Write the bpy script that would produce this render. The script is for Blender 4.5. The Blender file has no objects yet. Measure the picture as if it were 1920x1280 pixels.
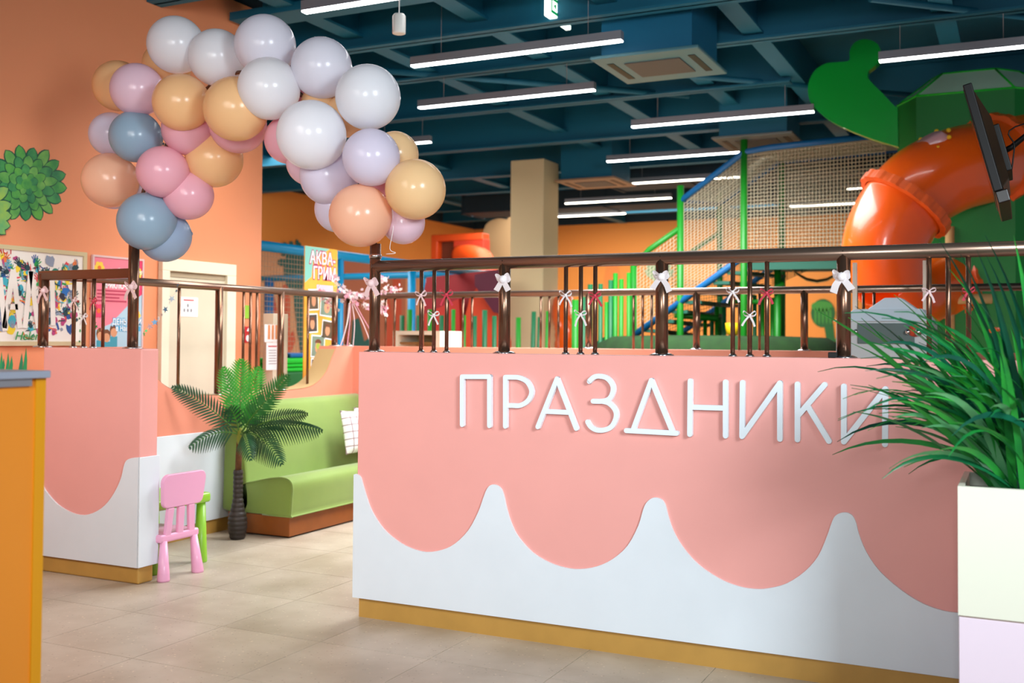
import bpy, math, random
from mathutils import Vector, Matrix
random.seed(7)
C = bpy.context.scene.collection
# ------------------------------------------------------------------ camera
H = 1.466
YAW, PIT, ROLL, FPX, CY = .4503, .0253, .0068, 1982.0, 585.5
FW = Vector((-math.sin(YAW)*math.cos(PIT), math.cos(YAW)*math.cos(PIT), math.sin(PIT)))
RT0 = Vector((math.cos(YAW), math.sin(YAW), 0)); UP0 = RT0.cross(FW)
RT = RT0*math.cos(ROLL) + UP0*math.sin(ROLL); UP = UP0*math.cos(ROLL) - RT0*math.sin(ROLL)
cam_data = bpy.data.cameras.new('camera'); cam = bpy.data.objects.new('camera', cam_data); C.objects.link(cam)
mw = Matrix.Identity(4)
for i in range(3):
    mw[i][0] = RT[i]; mw[i][1] = UP[i]; mw[i][2] = -FW[i]
mw[0][3], mw[1][3], mw[2][3] = 0, 0, H
cam.matrix_world = mw
cam_data.sensor_width = 36; cam_data.lens = FPX*36/1920; cam_data.shift_y = -(640-CY)/1920
cam_data.clip_start = .05; cam_data.clip_end = 100
cam_data.dof.use_dof = True; cam_data.dof.focus_distance = 5.3; cam_data.dof.aperture_fstop = 2.2
bpy.context.scene.camera = cam
# ------------------------------------------------------------------ world, exposure
sc = bpy.context.scene
sc.view_settings.view_transform = 'Standard'; sc.view_settings.look = 'None'
sc.view_settings.gamma = 1; sc.view_settings.use_curve_mapping = False
sc.view_settings.exposure = 0.35
w = bpy.data.worlds.new('world'); sc.world = w; w.use_nodes = True
w.node_tree.nodes['Background'].inputs[0].default_value = (.80, .88, 1, 1)
w.node_tree.nodes['Background'].inputs[1].default_value = .24
def area(name, loc, target, size, power, col=(1, 1, 1), sy=None, spread=180):
    l = bpy.data.lights.new(name, 'AREA'); l.energy = power; l.color = col; l.size = size; l.spread = math.radians(spread)
    if sy: l.shape = 'RECTANGLE'; l.size_y = sy
    o = bpy.data.objects.new(name, l); C.objects.link(o); o.location = loc
    o.rotation_euler = (Vector(target)-Vector(loc)).to_track_quat('-Z', 'Y').to_euler()
    return o
area('mall_light_right', (2.6, 1.2, 3.0), (-1.4, 4.7, .9), 1.3, 85, (.85, .95, 1), spread=110)
area('camera_fill_light', (-.3, -1.4, 2.4), (-2.2, 4.8, 1.7), 1.2, 24, (.90, .97, 1), spread=70)  # soft fill added behind the camera, in place of a flash
area('mall_light_left', (-3.4, 1.8, 2.7), (-5.0, 4.9, .3), 1.2, 20, (1, .91, .84), spread=110)
area('orange_wall_fill', (-4.9, 6.7, 3.3), (-6.25, 6.6, 1.7), .8, 9, (1, .96, .9), spread=110)  # unseen fill added to brighten the orange wall around the door
area('orange_wall_fill_near', (-5.1, 3.7, 2.9), (-6.25, 4.5, 1.6), .6, 4, (1, .96, .9), spread=100)  # weak added fill for the nearer part of the orange wall
area('party_room_fill', (-3.2, 7.0, 3.0), (-4.3, 7.0, 0), 1.2, 48, (.97, .99, 1), spread=120)  # no fixture here: fill added over the party room
area('hall_fill_near', (-3.6, 10.2, 3.8), (-3.6, 10.4, 0), 2.6, 310, (.97, .98, 1), spread=150)  # added soft fill, makes up for the dimmer lamp strips in the hall
area('hall_fill_far', (-7, 19, 4.0), (-7, 20, 0), 6, 640, (1, .95, .86))  # large added fill that brightens the column and far hall walls
area('hall_fill_left', (-9.5, 12, 4.0), (-10, 12.5, 0), 3, 150, (1, .95, .9))  # added fill for the hall's left part, without a fixture

# ------------------------------------------------------------------ helpers
def ray(px, py): return FW + RT*((px-960)/FPX) - UP*((py-CY)/FPX)
def at(px, py, X=None, Y=None, Z=None):          # point of the world seen at a pixel, on a real plane
    d = ray(px, py)
    k = X/d.x if X is not None else (Y/d.y if Y is not None else (Z-H)/d.z)
    return Vector((0, 0, H)) + d*k
def lin(c):
    r = []
    for v in c[:3]:
        v /= 255.0; r.append(v/12.92 if v <= .04045 else ((v+.055)/1.055)**2.4)
    return (*r, 1)
MATS = {}
def mat(name, c, rough=.6, metal=0, var=0, scale=6, bump=0, bscale=60, coat=0, emit=None, trans=0, alpha=1, c2=None, spec=.5):
    if name in MATS: return MATS[name]
    m = bpy.data.materials.new(name); m.use_nodes = True; nt = m.node_tree; b = nt.nodes['Principled BSDF']
    b.inputs['Base Color'].default_value = lin(c); b.inputs['Roughness'].default_value = rough
    b.inputs['Metallic'].default_value = metal; b.inputs['Coat Weight'].default_value = coat
    b.inputs['Specular IOR Level'].default_value = spec
    tc = nt.nodes.new('ShaderNodeTexCoord')
    if var or c2:
        n = nt.nodes.new('ShaderNodeTexNoise'); n.inputs['Scale'].default_value = scale; n.inputs['Detail'].default_value = 6
        nt.links.new(tc.outputs['Object'], n.inputs['Vector'])
        mx = nt.nodes.new('ShaderNodeValToRGB')
        a = lin(c); bcol = lin(c2) if c2 else tuple(min(1, v*(1-var)) for v in a[:3])+(1,)
        mx.color_ramp.elements[0].position = .35; mx.color_ramp.elements[1].position = .65
        mx.color_ramp.elements[0].color = bcol; mx.color_ramp.elements[1].color = a
        nt.links.new(n.outputs['Fac'], mx.inputs['Fac']); nt.links.new(mx.outputs['Color'], b.inputs['Base Color'])
    if bump:
        n = nt.nodes.new('ShaderNodeTexNoise'); n.inputs['Scale'].default_value = bscale; n.inputs['Detail'].default_value = 4
        nt.links.new(tc.outputs['Object'], n.inputs['Vector'])
        bp = nt.nodes.new('ShaderNodeBump'); bp.inputs['Strength'].default_value = bump; bp.inputs['Distance'].default_value = .004
        nt.links.new(n.outputs['Fac'], bp.inputs['Height']); nt.links.new(bp.outputs['Normal'], b.inputs['Normal'])
    if emit is not None:
        b.inputs['Emission Color'].default_value = lin(c); b.inputs['Emission Strength'].default_value = emit
    if trans:
        tr = nt.nodes.new('ShaderNodeBsdfTranslucent'); tr.inputs['Color'].default_value = lin(c)
        ms = nt.nodes.new('ShaderNodeMixShader'); ms.inputs[0].default_value = trans
        nt.links.new(b.outputs[0], ms.inputs[1]); nt.links.new(tr.outputs[0], ms.inputs[2])
        nt.links.new(ms.outputs[0], nt.nodes['Material Output'].inputs['Surface'])
    MATS[name] = m; return m
def wloc(o):
    v = Vector((0, 0, 0))
    while o is not None: v += Vector(o.location); o = o.parent
    return v
class MB:
    def __init__(s): s.v = []; s.f = []; s.sm = []
    def add(s, vs, fs, smooth=False):
        k = len(s.v); s.v += [Vector(v) for v in vs]; s.f += [tuple(i+k for i in f) for f in fs]; s.sm += [smooth]*len(fs); return s
    def box(s, a, b):
        x0, x1 = sorted((a[0], b[0])); y0, y1 = sorted((a[1], b[1])); z0, z1 = sorted((a[2], b[2]))
        return s.add([(x0,y0,z0),(x1,y0,z0),(x1,y1,z0),(x0,y1,z0),(x0,y0,z1),(x1,y0,z1),(x1,y1,z1),(x0,y1,z1)],
                     [(0,3,2,1),(4,5,6,7),(0,1,5,4),(1,2,6,5),(2,3,7,6),(3,0,4,7)])
    def hexa(s, base, top):      # 4 base points, 4 top points
        return s.add(list(base)+list(top), [(0,3,2,1),(4,5,6,7),(0,1,5,4),(1,2,6,5),(2,3,7,6),(3,0,4,7)])
    def tube(s, pts, r, n=10, cap=True, smooth=True):
        pts = [Vector(p) for p in pts]; rs = r if isinstance(r, (list, tuple)) else [r]*len(pts)
        T = []
        for i in range(len(pts)):
            t = pts[min(i+1, len(pts)-1)] - pts[max(i-1, 0)]; T.append(t.normalized() if t.length > 1e-9 else Vector((0,0,1)))
        u = T[0].cross(Vector((0, 0, 1)))
        if u.length < .05: u = T[0].cross(Vector((1, 0, 0)))
        u.normalize(); vs = []; fs = []
        for i, p in enumerate(pts):
            u = (u - T[i]*u.dot(T[i])).normalized(); v = T[i].cross(u)
            for j in range(n):
                a = 2*math.pi*j/n; vs.append(p + (u*math.cos(a)+v*math.sin(a))*rs[i])
        for i in range(len(pts)-1):
            for j in range(n):
                fs.append((i*n+j, i*n+(j+1) % n, (i+1)*n+(j+1) % n, (i+1)*n+j))
        s.add(vs, fs, smooth)
        if cap:
            k = len(s.v)-len(vs); m = len(vs)
            s.f.append(tuple(k+j for j in reversed(range(n)))); s.f.append(tuple(k+m-n+j for j in range(n))); s.sm += [False]*2
        return s
    def lathe(s, c, prof, n=24):       # prof: (r, z) from the bottom up
        vs = []; fs = []; c = Vector(c)
        for r, z in prof:
            for j in range(n):
                a = 2*math.pi*j/n; vs.append(c+Vector((r*math.cos(a), r*math.sin(a), z)))
        for i in range(len(prof)-1):
            for j in range(n): fs.append((i*n+j, i*n+(j+1) % n, (i+1)*n+(j+1) % n, (i+1)*n+j))
        s.add(vs, fs, True); k = len(s.v)-len(vs)
        s.f.append(tuple(k+j for j in reversed(range(n)))); s.f.append(tuple(k+len(vs)-n+j for j in range(n))); s.sm += [False]*2
        return s
    def sphere(s, c, r, n=16, m=10, sc3=(1, 1, 1)):
        vs = []; fs = []; c = Vector(c)
        for i in range(m+1):
            t = math.pi*i/m
            for j in range(n):
                a = 2*math.pi*j/n
                vs.append(c+Vector((r*sc3[0]*math.sin(t)*math.cos(a), r*sc3[1]*math.sin(t)*math.sin(a), -r*sc3[2]*math.cos(t))))
        for i in range(m):
            for j in range(n): fs.append((i*n+j, i*n+(j+1) % n, (i+1)*n+(j+1) % n, (i+1)*n+j))
        return s.add(vs, fs, True)
    def prism(s, poly, d, smooth_sides=False):      # extrude a planar outline by vector d
        n = len(poly); d = Vector(d); P = [Vector(p) for p in poly]
        s.add(P+[p+d for p in P], [tuple(range(n)), tuple(reversed(range(n, 2*n)))])
        k = len(s.v)-2*n
        for i in range(n):
            j = (i+1) % n; s.f.append((k+i, k+n+i, k+n+j, k+j)); s.sm.append(smooth_sides)
        return s
    def strip(s, pts, wd, width):     # flat ribbon along pts, wd = side direction
        vs = []; fs = []
        for i, p in enumerate(pts):
            ww = width[i] if isinstance(width, (list, tuple)) else width
            wv = (wd[i] if isinstance(wd, list) else wd)
            vs += [Vector(p)-wv*ww/2, Vector(p)+wv*ww/2]
        for i in range(len(pts)-1): fs.append((2*i, 2*i+1, 2*i+3, 2*i+2))
        return s.add(vs, fs, True)
    def mesh(s, name, m, off=Vector((0,0,0)), bevel=0):
        me = bpy.data.meshes.new(name); me.from_pydata([v-off for v in s.v], [], s.f)
        me.polygons.foreach_set('use_smooth', s.sm); me.materials.append(m); me.validate()
        import bmesh
        bm = bmesh.new(); bm.from_mesh(me); bmesh.ops.recalc_face_normals(bm, faces=bm.faces)
        if bevel:
            es = [e for e in bm.edges if len(e.link_faces) == 2 and e.calc_face_angle(0) > .6]
            bmesh.ops.bevel(bm, geom=es, offset=bevel, segments=3, profile=.5, affect='EDGES')
            for f in bm.faces: f.smooth = f.smooth
        bm.to_mesh(me); bm.free()
        return me
    def build(s, name, m, parent=None, bevel=0, label=None):
        me = s.mesh(name, m, wloc(parent), bevel)
        o = bpy.data.objects.new(name, me); C.objects.link(o)
        if parent is not None: o.parent = parent
        if label: o['label'] = label
        return o
def tag(o, label=None, cat=None, group=None, kind=None):
    if label: o['label'] = label
    if cat: o['category'] = cat
    if group: o['group'] = group
    if kind: o['kind'] = kind
    return o
def thing(name, label, cat, loc=(0, 0, 0), group=None):
    o = bpy.data.objects.new(name, None); o.empty_display_size = .1; C.objects.link(o); o.location = loc
    return tag(o, label, cat, group)
def inst(name, me, loc, parent=None, rot=None, scale=None):
    o = bpy.data.objects.new(name, me); C.objects.link(o); o.parent = parent; o.location = Vector(loc)-wloc(parent)
    if rot is not None: o.rotation_euler = rot
    if scale is not None: o.scale = (scale,)*3 if isinstance(scale, (int, float)) else scale
    return o
def struct(name, mb, m, label=None, bevel=0):
    o = mb.build(name, m, None, bevel); o['kind'] = 'structure'
    if label: o['label'] = label
    return o
RX = (math.pi/2, 0, math.pi/2); RY = (math.pi/2, 0, 0)
def text(body, loc, size, m, rot, parent, name='lettering', depth=.001, align='LEFT', shear=0, offset=0, width=1.0):
    cu = bpy.data.curves.new('t', 'FONT'); cu.body = body; cu.size = size; cu.extrude = depth; cu.align_x = align; cu.shear = shear; cu.offset = offset
    o = bpy.data.objects.new('t', cu); C.objects.link(o)
    dg = bpy.context.evaluated_depsgraph_get(); dg.update()
    me = bpy.data.meshes.new_from_object(o.evaluated_get(dg)); bpy.data.objects.remove(o); bpy.data.curves.remove(cu)
    me.name = name; me.materials.clear(); me.materials.append(m)
    r = inst(name, me, loc, parent, rot); r.scale = (width, 1, 1); return r
def smooth_path(pts, n=6):
    P = [Vector(p) for p in pts]; out = []
    for i in range(len(P)-1):
        a, b, c, d = P[max(i-1, 0)], P[i], P[i+1], P[min(i+2, len(P)-1)]
        for k in range(n):
            t = k/n
            out.append(.5*((2*b)+(c-a)*t+(2*a-5*b+4*c-d)*t*t+(3*b-a-3*c+d)*t**3))
    out.append(P[-1]); return out

# ------------------------------------------------------------------ materials
coral = mat('coral_paint', (240, 168, 160), .55, var=.03, scale=3, bump=.05, bscale=90)
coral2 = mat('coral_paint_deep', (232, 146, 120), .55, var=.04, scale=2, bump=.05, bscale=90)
orange_wall = mat('orange_wall_paint', (236, 150, 106), .6, var=.04, scale=.8, bump=.05)
white_p = mat('white_panel_paint', (226, 234, 241), .45, var=.025, scale=5)
gold = mat('ochre_baseboard', (190, 145, 70), .5, var=.08, scale=9)
rail_m = mat('brown_metal', (124, 92, 74), .26, .85)
rail_top_m = mat('brown_tube', (150, 124, 108), .28, .85)
chrome = mat('chrome', (205, 205, 208), .2, 1)
teal = mat('teal_ceiling', (0, 92, 118), .75, var=.15, scale=.7)
teal_b = mat('teal_beam', (0, 98, 126), .6)
teal_d = mat('dark_teal', (14, 40, 54), .8)
lampwhite = mat('lamp_diffuser', (255, 255, 255), .5, emit=11)
lampwarm = mat('lamp_diffuser_warm', (255, 244, 222), .5, emit=11)
grey_al = mat('grey_aluminium', (150, 152, 160), .4, .5)
cream = mat('cream_door', (222, 214, 190), .5, var=.02)
cream2 = mat('cream_frame', (240, 232, 208), .5)
paper = mat('paper', (246, 246, 246), .7)
red = mat('red_print', (200, 30, 40), .6)
black = mat('black_plastic', (12, 10, 10), .45, spec=.3)
column_m = mat('sand_column', (226, 204, 158), .7, var=.03, scale=1)
hall_or = mat('hall_orange_paint', (228, 140, 58), .7, c2=(232, 150, 70), scale=.3)
green_l = mat('light_green_foam', (8, 128, 14), .5)
green_d = mat('dark_green_foam', (0, 96, 54), .5)
green_post = mat('green_padding', (10, 122, 22), .45, bump=.3, bscale=30)
blue_pipe = mat('blue_padding', (0, 150, 205), .4)
blue_pipe2 = mat('deep_blue_padding', (8, 92, 150), .4)
net_w = mat('cream_netting', (190, 182, 156), .85, spec=.1)
net_g = mat('green_netting', (10, 90, 60), .8)
tube_o = mat('orange_plastic', (240, 92, 8), .28, coat=.4)
flange_o = mat('orange_flange', (232, 96, 30), .4, var=.15, scale=12)
sand_pad = mat('sand_padding', (216, 172, 112), .6, var=.12, scale=12)
turf = mat('green_carpet', (22, 60, 14), .95, var=.3, scale=8, bump=.5, bscale=120)
tower_g = mat('tower_green', (0, 122, 42), .55)
mint = mat('pale_mint_cap', (206, 240, 210), .3)  # paler than the green of the tower below
pad_g = mat('bright_green_panel', (0, 172, 56), .3, coat=.3)

# terrazzo
def terrazzo():
    m = bpy.data.materials.new('terrazzo'); m.use_nodes = True; nt = m.node_tree; b = nt.nodes['Principled BSDF']; L = nt.links
    g = nt.nodes.new('ShaderNodeNewGeometry'); oi = nt.nodes.new('ShaderNodeObjectInfo')
    n1 = nt.nodes.new('ShaderNodeTexNoise'); n1.inputs['Scale'].default_value = 2.2; n1.inputs['Detail'].default_value = 6
    r1 = nt.nodes.new('ShaderNodeValToRGB'); r1.color_ramp.elements[0].color = lin((172, 158, 138)); r1.color_ramp.elements[1].color = lin((200, 188, 170))
    r1.color_ramp.elements[0].position = .35; r1.color_ramp.elements[1].position = .65
    v = nt.nodes.new('ShaderNodeTexVoronoi'); v.inputs['Scale'].default_value = 30
    r2 = nt.nodes.new('ShaderNodeValToRGB'); e = r2.color_ramp.elements
    e[0].position = 0; e[0].color = (.12, .09, .07, 1); e[1].position = .16; e[1].color = (.5, .5, .5, 1)
    vv = nt.nodes.new('ShaderNodeTexVoronoi'); vv.inputs['Scale'].default_value = 24; vv.inputs['Randomness'].default_value = 1
    r3 = nt.nodes.new('ShaderNodeValToRGB'); r3.color_ramp.elements[0].position = 0; r3.color_ramp.elements[0].color = (.98, .96, .9, 1)
    r3.color_ramp.elements[1].position = .16; r3.color_ramp.elements[1].color = (.5, .5, .5, 1)
    m1 = nt.nodes.new('ShaderNodeMixRGB'); m1.blend_type = 'OVERLAY'; m1.inputs[0].default_value = .75
    m2 = nt.nodes.new('ShaderNodeMixRGB'); m2.blend_type = 'OVERLAY'; m2.inputs[0].default_value = .6
    m3 = nt.nodes.new('ShaderNodeMixRGB'); m3.blend_type = 'MULTIPLY'; m3.inputs[0].default_value = 1
    mr = nt.nodes.new('ShaderNodeMapRange'); mr.inputs[3].default_value = .93; mr.inputs[4].default_value = 1.03
    for t in (n1, v, vv): L.new(g.outputs['Position'], t.inputs['Vector'])
    L.new(n1.outputs['Fac'], r1.inputs[0]); L.new(v.outputs['Distance'], r2.inputs[0]); L.new(vv.outputs['Distance'], r3.inputs[0])
    L.new(r1.outputs[0], m1.inputs[1]); L.new(r2.outputs[0], m1.inputs[2]); L.new(m1.outputs[0], m2.inputs[1]); L.new(r3.outputs[0], m2.inputs[2])
    L.new(oi.outputs['Random'], mr.inputs[0]); L.new(mr.outputs[0], m3.inputs[2]); L.new(m2.outputs[0], m3.inputs[1])
    L.new(m3.outputs[0], b.inputs['Base Color']); b.inputs['Roughness'].default_value = .38
    return m
terr = terrazzo(); grout = mat('grout', (112, 98, 82), .9)

# ------------------------------------------------------------------ the room
Y0, Y1, HW, RZ, ZB, XL = 4.694, 8.008, 1.394, 1.879, .102, -6.255
XS, HC, HWL = -5.47, 4.72, 4.436
fl = struct('floor', MB().box((-13.5, -2.5, -.1), (6, 25, -.006)), grout)
T = .604
tile = MB().box((.0018, .0018, -.006), (T-.0018, T-.0018, 0)).mesh('tile', terr)
X_0 = -3.0605 - 5*T; Y_0 = at(330, 1160, Z=0).y - 4*T
for i in range(0, 12):
    for j in range(0, 13):
        x = X_0+i*T; y = Y_0+j*T
        if y > Y1-.3 or x > 1.2: continue
        inst('tile', tile, (x, y, 0), fl)
for a, b in (((-13.5, -2.5), (X_0-.002, 25)), ((X_0, Y_0+10*T if False else Y1-.05), (6, 25)), ((X_0, -2.5), (6, Y_0-.002))):
    MB().box((a[0], a[1], -.006), (b[0], b[1], 0)).build('plain_floor', terr, fl)
struct('ceiling', MB().box((-13.5, -2.5, HC), (6, 25, HC+.1)), teal)
yE = at(492, 300, X=XL).y
struct('wall_left_top', MB().box((XL-.2, -2.5, HWL), (XL-.02, yE, HC)), teal_d)
struct('wall_left', MB().box((XL-.2, -2.5, 0), (XL, yE, HWL)), orange_wall, 'tall orange wall with murals and posters on the left')
struct('wall_hall_left', MB().box((-12.9, 3, 0), (-12.7, 24, 4.28)), hall_or)
struct('wall_hall_left_top', MB().box((-12.9, 3, 4.28), (-12.7, 24, HC)), teal_d)
struct('wall_back', MB().box((-12.9, 24, 0), (6, 24.2, 4.28)), hall_or)
struct('wall_back_top', MB().box((-12.9, 24, 4.28), (6, 24.2, HC)), teal_d)
struct('wall_right', MB().box((.42, 5.9, 0), (.8, 6.9, HC)), column_m, 'pillar beside the party room that carries the television')
# column
cx0 = at(957, 400, Y=14.1).x; cx1 = at(1019, 400, Y=14.1).x
struct('column', MB().box((cx0, 14.1, 0), (cx1, 14.65, 4.12)), column_m, 'square sand coloured column in the play hall', bevel=.01)
# ceiling beams
def beam_x(y, z, h, wd=.16, x0=-12.6, x1=5.5, m=teal_b):
    b = MB().box((x0, y-wd/2, z), (x1, y+wd/2, z+.02)).box((x0, y-.012, z), (x1, y+.012, HC)).box((x0, y-wd/2, HC-.02), (x1, y+wd/2, HC))
    return b.build('trim_beam', m, None)
k = 0
for y, z, h in ((6.3, 4.12, .3), (8.2, 4.15, .28), (9.6, 4.2, .2), (11.3, 4.2, .2), (13.1, 4.12, .28), (15.3, 4.1, .33), (17.6, 4.2, .23), (20.2, 4.25, .18), (22.3, 4.28, .15)):
    o = beam_x(y, z, h, x0=(XL+.01 if y < yE else -12.65), x1=(-2.2 if y == 11.3 else 5.5)); k += 1; o.name = 'trim_%d' % k; o['kind'] = 'structure'; o['label'] = 'teal steel beam under the ceiling'
for x in (-10.6, -8.6, -5.6, -4.3, -3.1, -2.2, -.6, 1.6):
    y0 = (yE+.2 if x < XL else 1.5)
    o = MB().box((x-.035, y0, 4.28), (x+.035, 10.9 if x == -.6 else 23.9, HC)).box((x-.09, y0, 4.26), (x+.09, 10.9 if x == -.6 else 23.9, 4.285)).build('trim_1', teal_b)
    k += 1; o.name = 'trim_%d' % k; o['kind'] = 'structure'; o['label'] = 'thin teal ceiling joist'
# ducts, cable tray and pipes up there
def duct(label, a, b, m=teal_b):
    d = thing('air_duct', label, 'duct', (a[0], a[1], a[2]))
    MB().box(a, b).build('duct_body', m, d, bevel=.01)
    ax = 0 if abs(b[0]-a[0]) > abs(b[1]-a[1]) else 1
    n = max(2, int(abs(b[ax]-a[ax])/1.3))
    for i in range(n+1):
        c = a[ax]+(b[ax]-a[ax])*i/n
        lo = list(a); hi = list(b); lo[ax] = c-.02; hi[ax] = c+.02
        for q in range(3):
            if q != ax: lo[q] -= .02; hi[q] += .02
        MB().box(lo, hi).build('flange', m, d)
duct('wide dark teal air duct running across the ceiling above the net tower', (-6.0, 15.8, 3.95), (4.5, 16.7, 4.3), teal_d)
duct('round edged teal duct far back above the column', (-10, 18.4, 3.95), (-1, 19.3, 4.3), teal_d)
tr = thing('cable_tray', 'thin teal cable tray hanging over the party room', 'tray', (-5, 7.3, 4.2))
MB().box((-6.2, 7.15, 4.22), (4, 7.42, 4.235)).build('tray_bottom', teal_b, tr)
MB().box((-6.2, 7.14, 4.22), (4, 7.155, 4.29)).box((-6.2, 7.42, 4.22), (4, 7.435, 4.29)).build('tray_side', teal_b, tr)
for x, y, r in ((-4.9, 9.0, .035), (-2.4, 10.2, .03), (.2, 8.9, .03)):
    o = MB().tube([(x-1.3, y, 4.24), (x+1.5, y+2.6, 4.24)], r, 8).build('sprinkler_pipe', teal_b)
    tag(o, {-4.9: 'teal sprinkler pipe crossing above the balloons', -2.4: 'teal sprinkler pipe near the ceiling air conditioner', .2: 'teal sprinkler pipe near the exit end of the ceiling'}[x], 'pipe')
# ------------------------------------------------------------------ ceiling lamps
def lamp(p0, p1, label, warm=False, z=3.9, ext=None):
    a = at(*p0, Z=z); b = at(*p1, Z=z); b.y = a.y = (a.y+b.y)/2
    if ext: b.x = a.x+ext
    t = thing('ceiling_lamp', label, 'lamp', (a+b)/2, 'linear ceiling lamps')
    MB().box((a.x, a.y-.035, z+.012), (b.x, a.y+.035, z+.085)).build('housing', grey_al, t)
    MB().box((a.x+.005, a.y-.031, z), (b.x-.005, a.y+.031, z+.012)).build('diffuser', lampwarm if warm else lampwhite, t)
    for q in (.15, .85):
        x = a.x+(b.x-a.x)*q
        MB().tube([(x, a.y, z+.08), (x, a.y, HC)], .003, 4).build('wire', grey_al, t)
lamp((563, 22), (745, 1), 'long linear lamp at the top edge above the balloons', ext=2.6)
lamp((768, 124), (1170, 80), 'longest bright linear lamp below the exit sign')
lamp((781, 202), (1119, 172), 'linear lamp just right of the highest white balloons, second row')
lamp((1184, 239), (1527, 211), 'linear lamp ending at the green cactus arm')
lamp((1648, 117), (1925, 88), 'linear lamp above the green cactus tower')
lamp((1136, 303), (1440, 284), 'linear lamp left of the blue top pipe of the net tower', ext=None)
lamp((700, 274), (813, 269), 'short end of linear lamp peeking out from the balloons')
lamp((1167, 344), (1400, 334), 'faint linear lamp running behind the net tower', True)
lamp((1056, 381), (1262, 373), 'small warm linear lamp right of the column, lower middle row', True)
lamp((1000, 408), (1176, 402), 'lowest small warm linear lamp beside the column', True)
lamp((1588, 355), (1720, 349), 'linear lamp seen left of the orange tube through the net, upper', True)
lamp((1480, 387), (1640, 381), 'linear lamp seen left of the orange tube through the net, lower', True)
# pendant
p = at(748, 64, Y=6.2)
t = thing('pendant_spotlight', 'white cylinder pendant lamp hanging on a cord near the top edge', 'lamp', (p.x, p.y, p.z))
MB().lathe(p, [(.036, 0), (.045, .004), (.046, .012), (.046, .125), (.036, .138)], 28).build('shade', mat('white_metal', (235, 232, 226), .4), t)
MB().tube([p+Vector((0, 0, .135)), (p.x, p.y, HC)], .004, 6).build('cord', paper, t)
# exit sign
px_ = -3.55
q0 = at(1033, 8, X=px_); q1 = at(1066, 22, X=px_)
t = thing('exit_sign', 'white illuminated exit sign with green pictogram hanging from the ceiling', 'sign', (px_, q0.y, q0.z))
zt = q0.z+.10
MB().box((px_-.05, q0.y-.03, zt-.20), (px_, q1.y+.06, zt)).build('sign_box', mat('sign_white', (240, 255, 246), .5, emit=1.6), t, bevel=.008)
MB().box((px_-.07, q0.y-.05, zt), (px_+.02, q1.y+.08, zt+.035)).build('sign_cap', mat('white_metal', (235, 232, 226)), t)
gm = mat('sign_green', (0, 150, 80), .5, emit=.6); ya, yb = q0.y+.005, q1.y+.045
g = MB()
for a_, b_ in (((ya, zt-.055), (yb, zt-.03)), ((ya, zt-.165), (yb, zt-.14)), ((ya, zt-.165), (ya+.02, zt-.03))):
    g.box((px_, a_[0], a_[1]), (px_+.003, b_[0], b_[1]))
g.prism([(px_, ya+.05, zt-.095), (px_, ya+.10, zt-.07), (px_, ya+.10, zt-.12)], (.003, 0, 0))
g.build('pictogram', gm, t)
MB().tube([(px_-.02, (ya+yb)/2, zt+.03), (px_-.02, (ya+yb)/2, HC)], .012, 8).build('hanger', grey_al, t)
# air conditioners
def aircon(px, py, z, wd, dp, label, body_h, m1, m2):
    c = at(px, py, Z=z)
    t = thing('ceiling_air_conditioner', label, 'air conditioner', c)
    MB().box((c.x-wd/2, c.y-dp/2, z), (c.x+wd/2, c.y+dp/2, z+.03)).build('plate', m1, t, bevel=.01)
    MB().box((c.x-wd*.42, c.y-dp*.42, z+.03), (c.x+wd*.42, c.y+dp*.42, HC)).build('body', m2, t)
    MB().box((c.x-wd*.26, c.y-dp*.26, z-.008), (c.x+wd*.26, c.y+dp*.26, z)).build('grille', mat('brown_grille', (84, 78, 74), .6), t)
    for s in (-1, 1):
        MB().box((c.x+s*wd*.38-.03, c.y-dp*.3, z-.004), (c.x+s*wd*.38+.03, c.y+dp*.3, z)).build('air_slot', black, t)
aircon(1238, 126, 3.86, .95, .95, 'large teal cassette air conditioner hanging between the lamps', .45, mat('ac_plate', (70, 118, 130), .4), mat('ac_body', (0, 96, 132), .5))
aircon(1117, 345, 3.80, .95, .95, 'small far cassette air conditioner right of the column', .4, mat('ac_plate_warm', (150, 118, 92), .5), teal_b)
aircon(1425, 268, 3.86, .95, .95, 'cassette air conditioner half hidden behind the blue pipe', .4, mat('ac_plate2', (92, 100, 98), .5), teal_b)
det = at(1124, 14, Z=HC-.02)
o = MB().lathe(det, [(.02, -.03), (.05, -.02), (.055, 0), (.055, .02)], 16).build('smoke_detector', mat('detector', (150, 120, 100), .5)); tag(o, 'tiny round smoke detector on the teal ceiling right of the exit sign', 'detector')

# ------------------------------------------------------------------ low walls of the party room
def pl(pts, Y): return [at(a, b, Y=Y) for a, b in pts]
xa = at(671, 800, Y=Y0).x; xL0 = at(77, 900, Y=Y0).x; xL1 = at(262, 900, Y=Y0).x
XR = 1.6; TH = .14
wf = struct('wall_front', MB().box((xa, Y0, ZB), (XR, Y0+TH, HW)), coral, 'long coral front wall with white wave panel', bevel=.004)
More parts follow.
